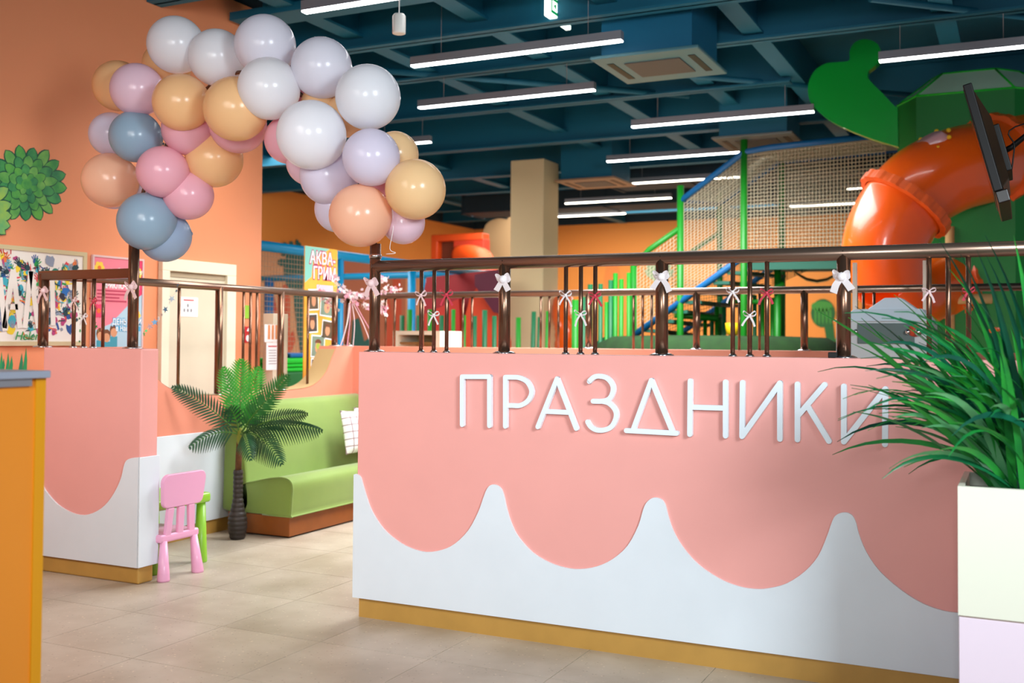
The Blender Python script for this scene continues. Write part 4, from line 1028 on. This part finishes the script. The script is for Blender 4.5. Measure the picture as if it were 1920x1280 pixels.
# lower tube pieces
low = smooth_path([at(1660, 520, Y=10.9), at(1700, 560, Y=11.2), at(1750, 540, Y=11.6), at(1800, 545, Y=11.9), at(1850, 575, Y=12.0), at(1870, 640, Y=11.9)], 6)
MB().tube(low, .33, 32).build('tube_section', tube_o, sl)
rimflange(low[16], low[17]-low[15], .37, sl)
# sand coloured support poles
sp_t = thing('slide_support', 'sand coloured padded pole frame holding the orange tube slide', 'frame', at(1780, 640, Y=11.3))
pA = at(1781, 430, Y=11.6); pB = at(1795, 400, Y=12.0); pC = at(1822, 450, Y=12.0)
MB().tube([(pA.x, pA.y, 0), (pA.x, pA.y, at(1781, 425, Y=11.6).z)], .045, 14).build('pole', sand_pad, sp_t)
MB().tube([pB, (pB.x, pB.y, at(1795, 440, Y=12.0).z)], .045, 14).build('pole', sand_pad, sp_t)
MB().tube([at(1783, 428, Y=11.7), at(1820, 447, Y=11.8)], .04, 14).build('brace', sand_pad, sp_t)
MB().tube([(at(1818, 450, Y=11.8).x, 11.8, 0), at(1818, 445, Y=11.8)], .04, 14).build('pole', sand_pad, sp_t)
MB().tube([at(1690, 562, Y=11.4), at(1860, 560, Y=11.5)], .05, 14).build('brace', sand_pad, sp_t)
# green cactus tower
def tw(px, Y): p = at(px, 300, Y=Y); return (p.x, p.y)
fA = tw(1718, 11.6); fB = tw(1903, 11.6); fZ = at(1810, 172, Y=11.6).z
lft = tw(1683, 12.0); rgt = (fB[0]+.4, 12.0)
foot = [fA, fB, rgt, (rgt[0], 12.75), (lft[0], 12.75), lft]
tg = thing('cactus_tower', 'big green cactus shaped tower with faceted top behind the orange slide', 'tower', ((fA[0]+fB[0])/2, 13.1, 0))
MB().prism([(x, y, 0) for x, y in foot], (0, 0, fZ)).build('trunk', tower_g, tg)
cxm = sum(p[0] for p in foot)/6; cym = 12.25; zt5 = at(1820, 138, Y=12.0).z
tp = [((x-cxm)*.55+cxm, (y-cym)*.55+cym, zt5) for x, y in foot]
n_ = 6
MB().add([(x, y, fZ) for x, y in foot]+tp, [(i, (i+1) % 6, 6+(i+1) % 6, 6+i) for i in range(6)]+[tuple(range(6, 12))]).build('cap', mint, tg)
mb = MB()
for i in range(6):
    j = (i+1) % 6; mb.tube([(foot[i][0], foot[i][1], fZ), (foot[j][0], foot[j][1], fZ)], .012, 6); mb.tube([(foot[i][0], foot[i][1], fZ), tp[i]], .012, 6); mb.tube([tp[i], tp[j]], .012, 6)
mb.build('edge_trim', mat('edge_green', (20, 200, 40), .4), tg)
arm = [(1683, 200), (1678, 199), (1655, 175), (1632, 152), (1627, 143), (1629, 133), (1640, 124), (1649, 113), (1651, 98), (1646, 83), (1632, 75), (1615, 74), (1600, 82), (1593, 97), (1592, 113), (1575, 116), (1548, 119), (1526, 134), (1515, 160), (1518, 188), (1532, 206), (1560, 228), (1600, 247), (1640, 262), (1684, 275)]
armP = smooth_path([at(a, b, Y=11.45) for a, b in arm], 3)
MB().prism(armP, (0, .12, 0)).build('cactus_arm', pad_g, tg)
# ------------------------------------------------------------------ net tower with stairs
nt0 = thing('net_play_tower', 'green and blue pole climbing tower with netting and a sloping stair', 'playground', at(1400, 640, Y=12.5))
YN, YK = 12.5, 14.6
def np_(px, py, Y=YN): return at(px, py, Y=Y)
def pole(px, py, Y, r=.042, m=green_post):
    p = np_(px, py, Y); MB().tube([(p.x, p.y, 0), p], r, 14).build('pole', m, nt0)
for px, py, Y in ((1276, 348, YN), (1395, 257, YN), (1350, 362, YK), (1467, 300, YK), (1188, 494, YN), (1458, 500, YN+.4)): pole(px, py, Y)
def pipe(pts, m, r=.038, name='rail_pipe'):
    MB().tube([np_(*q) for q in pts], r, 12).build(name, m, nt0)
pipe([(1277, 376, YN), (1395, 285, YN), (1440, 277, YN), (1662, 252, YN)], blue_pipe2)
pipe([(1350, 382, YK), (1462, 303, YK), (1690, 280, YK)], blue_pipe2)
pipe([(1277, 376, YN), (1350, 382, YK)], blue_pipe2, .03)
pipe([(1188, 497, YN), (1200, 488, YN), (1217, 468, YN), (1276, 427, YN)], green_post, .036)
pipe([(1285, 485, YK), (1300, 470, YK), (1350, 436, YK)], green_post, .036)
pipe([(1184, 632, YN), (1390, 484, YN), (1440, 482, YN), (1640, 478, YN)], blue_pipe2, .042)
pipe([(1255, 640, YK), (1440, 508, YK), (1475, 490, YK), (1660, 488, YK)], blue_pipe2, .042)
pipe([(1265, 590, YN+.3), (1345, 597, YN+.6)], green_post, .04)
pipe([(1366, 565, YN+.6), (1420, 566, YN+.3), (1470, 530, YN+.3)], green_post, .03)
# platform deck of the stair
dk = MB(); a0, a1, b0, b1 = np_(1395, 490), np_(1640, 486), np_(1475, 496, YK), np_(1660, 494, YK)
dk.hexa([a0-Vector((0, 0, .10)), a1-Vector((0, 0, .10)), b1-Vector((0, 0, .10)), b0-Vector((0, 0, .10))], [a0, a1, b1, b0]).build('deck', mat('deck_green', (0, 84, 66), .6), nt0)
dk = MB(); a0, a1, b0, b1 = np_(1184, 640), np_(1390, 496), np_(1475, 502, YK), np_(1255, 648, YK)
for i in range(8):
    t0 = i/8; 
    A_ = a0+(a1-a0)*t0; B_ = b1+(b0-b1)*t0; w3 = Vector((.2, 0, 0))
    MB().hexa([A_, A_+w3, B_+w3, B_], [A_+Vector((0, 0, .04)), A_+w3+Vector((0, 0, .04)), B_+w3+Vector((0, 0, .04)), B_+Vector((0, 0, .04))]).build('step', mat('deck_green', (0, 84, 66)), nt0)
def net(A, B, C_, D, nu, nv, m, r=.0036, sag=0):     # quad A-B (bottom), D-C (top); strands both ways
    mb = MB()
    def P(u, v): 
        p = (A*(1-u)+B*u)*(1-v)+(D*(1-u)+C_*u)*v
        return p+Vector((0, 0, -sag*4*u*(1-u)))
    seg = 6 if sag else 2
    for i in range(nu+1): mb.tube([P(i/nu, j/seg) for j in range(seg+1)], r, 4, cap=False)
    for i in range(nv+1): mb.tube([P(j/seg, i/nv) for j in range(seg+1)], r, 4, cap=False)
    o = mb.build('netting', m, nt0); o['kind'] = 'stuff'
net(np_(1276, 560), np_(1395, 484), np_(1395, 286), np_(1276, 377), 18, 34, net_w)
net(np_(1395, 482), np_(1660, 478), np_(1660, 254), np_(1395, 286), 40, 30, net_w, .004)
net(np_(1350, 560, YK), np_(1467, 500, YK), np_(1467, 303, YK), np_(1350, 383, YK), 16, 30, net_w)
net(np_(1467, 500, YK), np_(1690, 490, YK), np_(1690, 282, YK), np_(1467, 303, YK), 32, 30, net_w)
net(np_(1277, 376), np_(1350, 382, YK), np_(1462, 303, YK), np_(1395, 285), 26, 24, net_w)
net(np_(1395, 285), np_(1462, 303, YK), np_(1690, 281, YK), np_(1662, 253), 26, 34, net_w)
net(np_(1188, 620), np_(1276, 560), np_(1276, 428), np_(1188, 497), 14, 18, net_w)
net(np_(1232, 640, YN+.8), np_(1276, 620, YN+.8), np_(1276, 490, YN+.8), np_(1232, 500, YN+.8), 9, 22, net_g)
net(np_(1280, 640, YN+.8), np_(1350, 600, YN+.8), np_(1350, 530, YN+.8), np_(1280, 525, YN+.8), 14, 14, net_g)
net(np_(1395, 560, YN+.3), np_(1560, 486, YN+.3), np_(1560, 484, YK), np_(1395, 500, YK), 12, 12, net_g)
net(np_(1475, 495, YN+.2), np_(1590, 495, YN+.2), np_(1590, 494, YK), np_(1475, 494, YK), 20, 20, mat('sand_netting', (170, 140, 90), .8), .005, .22)
# green carpeted mound
mxa, mxb = at(1122, 652, Y=13.2).x, at(1578, 652, Y=13.2).x; mr_ = (mxb-mxa)/2; zm = at(1350, 629, Y=13.2).z
o = MB().lathe(((mxa+mxb)/2, 13.2, 0), [(mr_, 0), (mr_, zm-.25), (mr_*.97, zm-.10), (mr_*.88, zm-.02), (mr_*.5, zm)], 48)
mo_ = o.build('carpet_mound', turf); tag(mo_, 'low green carpeted mound under the climbing tower', 'mound')
st_ = at(1411, 650, Y=11.3)
o = MB().lathe((st_.x, 11.3, st_.z-.06), [(.02, 0), (.035, .02), (.035, .06), (.02, .085)], 12).build('small_green_light', mat('pale_green_plastic', (80, 220, 90), .4)); 
bpy.data.objects.remove(o)
# yellow bowl
yb2 = at(1374, 629, Y=12.6)
o = MB().lathe((yb2.x, 12.6, zm), [(.04, 0), (.075, .02), (.085, .08), (.09, .15), (.08, .15), (.05, .03)], 24).build('yellow_tub', mat('yellow_plastic', (238, 190, 20), .4)); tag(o, 'yellow round tub on the green mound under the tower', 'tub')
# ------------------------------------------------------------------ green foam reeds
reeds = [(754, 591, 'd', 9), (768, 580, 'l', 10), (806, 580, 'l', 9), (784, 591, 'd', 8), (828, 591, 'd', 9), (850, 580, 'l', 8), (870, 591, 'l', 8), (890, 592, 'd', 9), (909, 581, 'd', 10), (927, 592, 'd', 9),
         (972, 595, 'l', 10), (1001, 584, 'd', 9), (1012, 594, 'd', 8), (1027, 583, 'l', 7)]
rm = {'d': green_d, 'l': green_l}
def reed(px, py, c, wpx, Y, lab, grp, lean=0):
    p = at(px, py, Y=Y); r = wpx/2*p.dot(FW)/FPX if False else wpx/2*((p-Vector((0, 0, H))).dot(FW))/FPX
    o = MB().tube([(p.x-lean, p.y, 0), p], r, 14).build('foam_reed', rm[c]); tag(o, lab, 'pole', grp)
for i, (px, py, c, w_) in enumerate(reeds):
    side = 'in front of the red ramp' if px < 950 else 'in front of the sand column'
    reed(px, py, c, w_, 11.9 if px < 950 else 12.6, '%s green foam reed %s, %s' % ('dark' if c == 'd' else 'bright', side, ('leftmost', 'second from left', 'fourth from left', 'third from left', 'fifth from left', 'sixth from left', 'seventh from left', 'eighth from left', 'ninth from left', 'rightmost', 'leftmost', 'second', 'third', 'fourth and slanting')[i]), 'low foam reeds', lean=.04 if px > 980 else 0)
for i, (px, py, c, w_, l_) in enumerate(((1079, 562, 'l', 14, 'wide bright green foam pole right of the column'), (1095, 556, 'd', 8, 'thin dark green foam pole behind the wide bright one'), (1107, 533, 'd', 10, 'tall dark green foam pole by the red bow, left one'), (1126, 532, 'd', 9, 'tall dark green foam pole by the red bow, right one'),
     (1137, 566, 'l', 7, 'short bright green foam pole left of the tall cluster'), (1145, 525, 'd', 9, 'dark green foam pole in the tall cluster'), (1154, 512, 'l', 9, 'tallest bright green foam pole in the cluster'), (1165, 523, 'l', 9, 'bright green foam pole second from the stair rail'), (1179, 511, 'l', 8, 'bright green foam pole touching the stair rail'),
     (1415, 553, 'd', 8, 'dark green foam pole under the tower deck'), (1430, 560, 'l', 8, 'bright green foam pole right under the tower deck'), (1449, 558, 'l', 10, 'bright green foam pole at the right end of the mound'))):
    reed(px, py, c, w_, 12.3 if px < 1200 else 13.2, l_, 'tall foam poles of the play hall')
for i, px in enumerate((1322, 1335, 1344, 1358)):
    reed(px, 598 if i < 2 else 575, 'd' if i % 2 else 'l', 8, 13.3, ('bright green foam pole under the stair, first from left', 'dark green foam pole under the stair, second', 'bright green foam pole under the stair, third', 'dark green foam pole under the stair, rightmost')[i], 'tall foam poles of the play hall')
# ------------------------------------------------------------------ blue frame, ramp, murals in the hall's left part
XB = -7.5
bf = thing('blue_play_frame', 'bright blue padded pipe frame of the toddler play area', 'frame', (XB, 12, 0))
def bpnt(px, py): return at(px, py, X=XB)
zt6 = 2.47
MB().tube([(XB, yE+.9, zt6), (XB, 15.0, zt6)], .058, 14).build('top_pipe', blue_pipe, bf)
for px in (637, 772): p = bpnt(px, 550); MB().tube([(XB, p.y, 0), (XB, p.y, zt6)], .047 if px == 637 else .055, 14).build('post', blue_pipe, bf)
p = bpnt(884, 550); MB().tube([(XB, p.y, 0), (XB, p.y, zt6)], .055, 14).build('post', blue_pipe, bf)
zz = at(800, 515, Y=15.0).z
MB().tube([(-12.6, 15.0, zz), (XB, 15.0, zz)], .055, 12).build('rear_pipe', blue_pipe, bf)
for px in (505, 794): p = at(px, 550, Y=15.0); MB().tube([(p.x, 15.0, 0), (p.x, 15.0, zz)], .085 if px == 505 else .04, 12).build('post', blue_pipe2 if px == 505 else blue_pipe, bf)
def net2(y0, y1, z0, z1, nu, nv):
    mb = MB()
    for i in range(nu+1): y = y0+(y1-y0)*i/nu; mb.tube([(XB, y, z0), (XB, y, z1)], .003, 4, cap=False)
    for i in range(nv+1): z = z0+(z1-z0)*i/nv; mb.tube([(XB, y0, z), (XB, y1, z)], .003, 4, cap=False)
    o = mb.build('netting', mat('sand_netting2', (176, 140, 110), .8), bf); o['kind'] = 'stuff'
net2(yE+.9, bpnt(637, 550).y, .6, zt6, 40, 34)
# painted mural shapes on the hall's left wall
XM = -12.69
mw_ = thing('cactus_mural', 'teal cactus and red cacti painted on the wall behind the blue frame', 'mural', (XM, 15, 1))
def mshape(pts, m, name='painted_shape', d=0, X=XM):
    MB().prism([at(a, b, X=X)+Vector((d, 0, 0)) for a, b in pts], (.004, 0, 0)).build(name, m, mw_)
mt = mat('mural_teal', (38, 96, 92), .8); mr = mat('mural_red', (196, 84, 60), .8); mbg = mat('mural_sand', (206, 150, 112), .8); mbr = mat('mural_brown', (176, 108, 82), .8)
mshape([(480, 470), (1000, 530), (1000, 720), (480, 760)], mbg, 'painted_ground', 0)
mshape([(640, 470), (760, 490), (760, 720), (640, 720)], mbr, 'painted_ground', .005)
def oval(cx_, cy_, rx, ry, n=18): return [(cx_+rx*math.cos(i*2*math.pi/n), cy_+ry*math.sin(i*2*math.pi/n)) for i in range(n)]
mshape(oval(553, 505, 22, 45), mt, 'painted_cactus', .01)
for q in ((533, 462, 5, 8), (530, 477, 4, 4), (527, 492, 8, 7), (560, 462, 4, 8), (545, 458, 4, 6), (556, 455, 3, 6), (575, 470, 5, 6)): mshape(oval(*q, 10), mt, 'painted_bud', .015)
mshape([(548, 545), (560, 545), (570, 600), (576, 680), (566, 680), (556, 620)], mt, 'painted_cactus', .012)
mshape(oval(571, 620, 10, 60), mt, 'painted_cactus', .014)
mshape(oval(572, 600, 14, 62), mt, 'painted_cactus', .016)
mshape([(530, 535), (538, 532), (543, 560), (542, 660), (532, 665), (530, 600)], mr, 'painted_cactus', .008)
mshape([(544, 625), (550, 618), (553, 640), (545, 660), (535, 668)], mr, 'painted_cactus', .009)
mshape([(506, 560), (512, 552), (519, 580), (518, 660), (508, 600)], mr, 'painted_cactus', .008)
mshape([(660, 600), (672, 596), (682, 640), (700, 625), (706, 615), (698, 650), (664, 700), (655, 680)], mt, 'painted_cactus', .012)
mshape([(735, 500), (748, 495), (752, 560), (750, 700), (738, 700)], mr, 'painted_cactus', .011)
mshape([(722, 560), (730, 556), (735, 600), (734, 660), (724, 650)], mr, 'painted_cactus', .012)
# red padded ramp
rp = thing('red_ramp', 'red and orange padded play ramp with a dark purple stripe', 'ramp', at(870, 650, Y=13.6))
YR = 13.4
def rpoly(pts, Y, m, name, th=.15): MB().prism([at(a, b, Y=Y) for a, b in pts], (0, th, 0)).build(name, m, rp)
rpoly([(800, 520), (935, 505), (950, 780), (760, 780), (775, 640)], YR+.3, mat('ramp_wine', (150, 36, 44), .6), 'back_panel')
rpoly([(880, 560), (900, 530), (936, 590), (950, 640), (950, 780), (840, 780), (860, 640)], YR, mat('ramp_orange', (216, 70, 34), .6), 'slope')
rpoly([(890, 515), (936, 505), (945, 590), (925, 585), (890, 535)], YR-.16, mat('ramp_purple', (92, 30, 52), .6), 'purple_stripe', .1)
rpoly([(770, 600), (860, 560), (870, 780), (765, 780)], YR+.1, mat('ramp_red', (190, 50, 40), .6), 'side_pad')
# far orange slide tower
fs_ = thing('far_slide_tower', 'orange play hut with a dark opening left of the sand column', 'playhouse', at(860, 500, Y=19))
def fb(x0, y0, x1, y1, Y, m, name, th=.3):
    a_, b_ = at(x0, y0, Y=Y), at(x1, y1, Y=Y); MB().box((a_.x, Y, 0 if y1 > 600 else b_.z), (b_.x, Y+th, a_.z)).build(name, m, fs_, bevel=.02)
fo = mat('far_orange', (206, 70, 14), .5)
fb(808, 440, 905, 449, 19, fo, 'roof_beam'); fb(808, 449, 818, 640, 19, fo, 'side_panel'); fb(850, 449, 905, 640, 19.02, mat('far_red', (184, 48, 20), .6), 'front_panel')
fb(818, 449, 850, 640, 19.2, mat('dark_opening', (104, 44, 18), .8), 'opening', .05)
MB().tube(smooth_path([at(862, 478, Y=18.8), at(892, 480, Y=18.5), at(912, 505, Y=18.3), at(915, 640, Y=18.2), Vector((at(915, 640, Y=18.2).x, 18.2, .05))], 5), .2, 24).build('slide_tube', fo, fs_)
rk = thing('rock_mural', 'beige cloud shaped rock panel beside the sand column', 'mural', at(930, 500, Y=20))
rkp = [(905, 500), (900, 470), (905, 440), (912, 420), (930, 410), (950, 412), (962, 425), (965, 640), (905, 640)]
rk0 = [at(a, b, Y=20.5) for a, b in rkp]; rk0[-1].z = rk0[-2].z = 0
MB().prism(smooth_path(rk0[:8], 4)+rk0[8:], (0, .12, 0)).build('panel', mat('rock_beige', (176, 146, 106), .8), rk)
# orange tube bits right of the column, low
t = thing('orange_tube_end', 'orange ribbed tube slide end between the column and the green poles', 'slide', at(1060, 640, Y=14.2))
MB().tube(smooth_path([at(1058, 565, Y=14.6), at(1056, 590, Y=14.4), at(1062, 620, Y=14.2), at(1060, 660, Y=14.2)], 5), [.16+.012*(i % 2) for i in range(16)], 20).build('tube_section', tube_o, t)
# far wall murals on the right
m2 = thing('prickly_pear_mural', 'green prickly cactus and bushes painted low on the sand coloured far wall', 'mural', at(1540, 640, Y=23.95))
YM = 23.99
def ms2(pts, m, d, name='painted_leaf'): MB().prism([at(a, b, Y=YM)-Vector((0, d, 0)) for a, b in pts], (0, -.004, 0)).build(name, m, m2)
gA, gB, gC = mat('mural_cactus_dark', (28, 96, 44), .7), mat('mural_cactus', (60, 138, 52), .7), mat('mural_cactus_light', (120, 160, 70), .7)
ms2(oval(1543, 587, 23, 27), gA, 0, 'painted_pad'); ms2(oval(1541, 574, 20, 10), gB, .006, 'painted_pad')
for dx in (-14, -7, 0, 7, 14): ms2(oval(1543+dx, 592, 2.2, 16, 8), gB, .006)
ms2([(1545, 610), (1562, 605), (1568, 660), (1554, 665)], gA, .002, 'painted_stem'); ms2(oval(1577, 592, 9, 20), gA, 0, 'painted_pad')
for i in range(26):
    ms2(oval(1516+random.uniform(0, 62), 636+random.uniform(0, 26), 6, 4, 8), (gB, gA, gC)[i % 3], .008+.002*i)
m3 = thing('agave_mural', 'pale teal agave painted on the sand coloured far wall behind the tower', 'mural', at(1236, 520, Y=23.95))
for i in range(9):
    a_ = -math.pi*(.15+.7*i/8); c_, s_ = math.cos(a_), math.sin(a_)
    MB().prism([at(1236+q[0], 530+q[1], Y=YM-.01-.002*i) for q in ((-3*s_, 3*c_), (25*c_-5*s_, 40*s_+5*c_), (32*c_, 58*s_), (25*c_+5*s_, 40*s_-5*c_), (3*s_, -3*c_))], (0, -.003, 0)).build('painted_leaf', mat('agave', (140, 170, 130), .7), m3)
m4 = thing('dune_mural', 'orange rounded rock painted on the sand coloured far wall', 'mural', at(1150, 560, Y=23.95))
MB().prism([at(a, b, Y=YM) for a, b in ((1134, 640), (1133, 520), (1137, 495), (1147, 487), (1158, 492), (1162, 515), (1162, 640))], (0, -.006, 0)).build('painted_rock', mat('dune_orange', (226, 132, 62), .7), m4)
# ------------------------------------------------------------------ things beyond the scooped opening
cb = thing('cream_board', 'cream upright board with pinned papers beyond the opening', 'board', (-6.4, 7.9, 0))
bx = -6.12; y_a = yE+.02; y_b = at(540, 600, X=bx).y; zc2 = at(505, 587, X=bx).z
MB().box((bx-.12, y_a, 0), (bx, y_b, zc2)).build('board', cream, cb, bevel=.004)
def onb(x0, y0, x1, y1, m, name, d=.002, d2=.001):
    a_, b_ = at(x0, y0, X=bx), at(x1, y1, X=bx); MB().box((bx+d2, a_.y, b_.z), (bx+d, b_.y, a_.z)).build(name, m, cb)
onb(496, 608, 523, 641, paper, 'picture_sheet'); onb(499, 642, 521, 693, paper, 'notice_sheet', .004, .002)
for x in (502, 509, 516): onb(x, 609, x+4, 636, mat('print_tan', (224, 150, 100), .6), 'picture_stripe', .003, .002)
onb(502, 648, 518, 650, red, 'heading', .0055, .004)
for i in range(6): onb(503, 656+i*5, 517, 657+i*5, grey_al, 'text_line', .005, .004)
# banner
bx2 = -5.92
bn = thing('face_paint_banner', 'tall yellow roll-up banner with photos and magenta outlined heading', 'banner', (bx2, 8.1, 0))
yb0, yb1 = at(571, 550, X=bx2).y, at(632, 550, X=bx2).y; zbt = at(571, 460, X=bx2).z
bann = mat('banner_yellow', (232, 166, 48), .5, c2=(238, 180, 70), scale=5)
MB().box((bx2-.01, yb0, .12), (bx2, yb1, zbt)).build('sheet', bann, bn)
MB().box((bx2-.05, yb0-.01, .04), (bx2+.05, yb1+.01, .12)).box((bx2-.1, yb0+.1, 0), (bx2+.1, yb0+.15, .04)).box((bx2-.1, yb1-.15, 0), (bx2+.1, yb1-.1, .04)).build('base', grey_al, bn)
tq = mat('print_turquoise', (130, 196, 180), .5); W_ = yb1-yb0
MB().prism([(bx2, yb0, zbt-.002), (bx2, yb0+W_*.75, zbt-.002), (bx2, yb0+W_*.55, zbt-.05), (bx2, yb0+W_*.25, zbt-.10), (bx2, yb0+W_*.2, zbt-.28), (bx2, yb0, zbt-.34)], (.0008, 0, 0)).build('turquoise_print', tq, bn)
mag = mat('print_magenta', (186, 50, 100), .5)
outlined('АКВА-', Vector((bx2+.0015, yb0+.07, zbt-.155)), .16, bn, .84, mag, .011)
outlined('ГРИМ', Vector((bx2+.0015, yb0+.12, zbt-.295)), .16, bn, .80, mag, .011)
MB().box((bx2+.001, yb0+W_*.36, zbt-.42), (bx2+.002, yb0+W_*.86, zbt-.35)).build('caption_print', mat('print_lilac', (226, 190, 226), .5), bn)
ph = [(578, 541, 597, 582, -3), (600, 556, 625, 594, 4), (575, 587, 595, 624, -3), (603, 600, 624, 636, 6), (583, 628, 608, 670, 3), (582, 672, 600, 709, 4), (603, 668, 612, 690, 8)]
for i, (x0, y0, x1, y1, tl) in enumerate(ph):
    a_, b_ = at(x0, y0, X=bx2), at(x1, y1, X=bx2); c_ = Vector((bx2+.002, (a_.y+b_.y)/2, (a_.z+b_.z)/2)); hw, hh_ = (b_.y-a_.y)/2, (a_.z-b_.z)/2; r_ = math.radians(-tl)
    def rp_(u, v, d): return c_+Vector((d, u*math.cos(r_)-v*math.sin(r_), u*math.sin(r_)+v*math.cos(r_)))
    f_ = MB().prism([rp_(u*hw, v*hh_, 0) for u, v in ((-1, -1), (1, -1), (1, 1), (-1, 1))], (.001, 0, 0)).build('photo', paper, bn)
    MB().prism([rp_(u*(hw-.012), v*(hh_-.012), .0012) for u, v in ((-1, -1), (1, -1), (1, 1), (-1, 1))], (.0004, 0, 0)).build('photo_background', mat('photo_bg_%d' % (i % 3), ((90, 74, 50), (120, 140, 120), (70, 60, 54))[i % 3], .6), f_)
    MB().prism([rp_(hw*.42*math.cos(q*.628), hh_*.55*math.sin(q*.628)-hh_*.1, .0018) for q in range(10)], (.0004, 0, 0)).build('photo_face', sk, f_)
    MB().prism([rp_(hw*.48*math.cos(q*.349), hh_*.3+hh_*.35*math.sin(q*.349), .0024) for q in range(10)], (.0004, 0, 0)).build('photo_hair', hr, f_)
    if i in (5, 4): MB().prism([rp_(hw*.3*math.cos(q*.628), hh_*.3*math.sin(q*.628), .003) for q in range(10)], (.0004, 0, 0)).build('face_paint', mat('print_violet', (170, 90, 160), .6) if i == 5 else mat('print_lime', (160, 180, 60), .6), f_)
# green mats
gm_ = thing('mat_stack', 'stack of bright green soft mats with a blue cushion beyond the opening', 'mats', at(550, 700, X=-7.0))
g0, g1 = at(528, 700, X=-7.0).y, at(590, 700, X=-7.0).y
def gz(y): return at(550, y, X=-7.0).z
MB().box((-7.35, g0, 0), (-6.95, g1, gz(697))).build('dark_mat', mat('deep_green_mat', (24, 96, 42), .6), gm_, bevel=.02)
for z0, z1 in ((697, 689), (689, 682), (682, 671)): MB().box((-7.35, g0, gz(z0)), (-6.96, g1, gz(z1))).build('mat', mat('bright_green_mat', (20, 180, 40), .45), gm_, bevel=.025)
MB().box((-7.35, g0+.15, gz(671)), (-7.0, g1, gz(662))).build('blue_cushion', mat('blue_mat', (10, 90, 150), .5), gm_, bevel=.02)
# cream frame behind the rear wall
cf = thing('cream_cabinet', 'cream framed cabinet top behind the rear wall, left of the column', 'cabinet', at(780, 640, Y=9.2))
a_, b_ = at(737, 620, Y=9.2), at(825, 620, Y=9.2)
MB().box((a_.x, 9.2, a_.z-.04), (b_.x, 9.7, a_.z)).build('top', cream2, cf)
for xx in (a_.x, b_.x-.05): MB().box((xx, 9.2, 0), (xx+.05, 9.7, a_.z-.04)).build('side', cream2, cf)
MB().box((a_.x+.05, 9.6, 0), (b_.x-.05, 9.62, a_.z-.04)).build('back_panel', mat('cabinet_tan', (190, 160, 110), .6), cf)
MB().box((a_.x+.05, 9.25, at(780, 641, Y=9.25).z-.02), (b_.x-.05, 9.6, at(780, 641, Y=9.25).z)).build('shelf', mat('shelf_brown', (140, 100, 50), .6), cf)
# pale cabinet with glass in the party room, behind the grass
wc2 = thing('display_cabinet', 'pale grey-white sloped top cabinet with dark glass behind the railing', 'cabinet', at(1660, 640, Y=7.93))
YC = 7.2
def cz(px, py, Y=YC): return at(px, py, Y=Y)
a_, b_ = cz(1562, 640), cz(1745, 640)
wm = mat('pale_blue_white', (214, 226, 236), .4)
zA, zB_, zC = cz(1650, 602).z, cz(1650, 578).z, cz(1650, 556).z
MB().box((a_.x+.02, YC, 0), (b_.x, YC+.6, zA)).build('body', mat('cabinet_grey', (186, 194, 196), .4), wc2)
MB().hexa([(a_.x, YC-.02, zA), (b_.x, YC-.02, zA), (b_.x, YC+.62, zA), (a_.x, YC+.62, zA)], [(a_.x+.12, YC+.12, zB_), (b_.x-.06, YC+.12, zB_), (b_.x-.06, YC+.5, zB_), (a_.x+.12, YC+.5, zB_)]).build('sloped_top', wm, wc2, bevel=.006)
MB().hexa([(a_.x+.2, YC+.14, zB_), (b_.x-.1, YC+.14, zB_), (b_.x-.1, YC+.45, zB_), (a_.x+.2, YC+.45, zB_)], [(a_.x+.30, YC+.2, zC), (b_.x-.2, YC+.2, zC), (b_.x-.2, YC+.4, zC), (a_.x+.30, YC+.4, zC)]).build('lid', wm, wc2, bevel=.006)
g0_, g1_ = cz(1608, 603), cz(1715, 645)
MB().box((g0_.x, YC-.012, g1_.z), (g1_.x, YC, g0_.z-.01)).build('glass', mat('smoky_glass', (96, 112, 110), .08, coat=.5), wc2, bevel=.004)
for px, r in ((1604, .03), (1702, .03), (1722, .045)):
    MB().sphere(cz(px, 622, YC-.03), r*.6, 12, 8).build('chrome_knob', chrome, wc2)
MB().sphere(cz(1714, 620, YC-.0), .04, 12, 8).build('red_knob', mat('knob_red', (200, 70, 40), .4), wc2)
for px, w_, y0, y1 in ((1598, 9, 492, 552), (1730, 7, 488, 532)):
    a2, b2 = at(px, y0, Y=7.75), at(px+w_, 650, Y=7.75)
    o = thing('upright_slat', 'narrow off-white upright slat %s behind the railing' % ('right of the wide white bow' if px < 1700 else 'in front of the tube slide, further right'), 'slat', ((a2.x+b2.x)/2, 7.76, 0))
    MB().box((a2.x, 7.75, 0), (b2.x, 7.775, a2.z)).build('board', mat('offwhite_wood', (222, 204, 186), .6), o, bevel=.004)
o = MB().box((at(1556, 664, Y=YF).x, YF-.05, HW), (at(1573, 664, Y=YF).x, YF+.03, HW+.025)).build('black_clip_box', black, bevel=.003); tag(o, 'small black box on the wall top beside the post left of the grass', 'box')
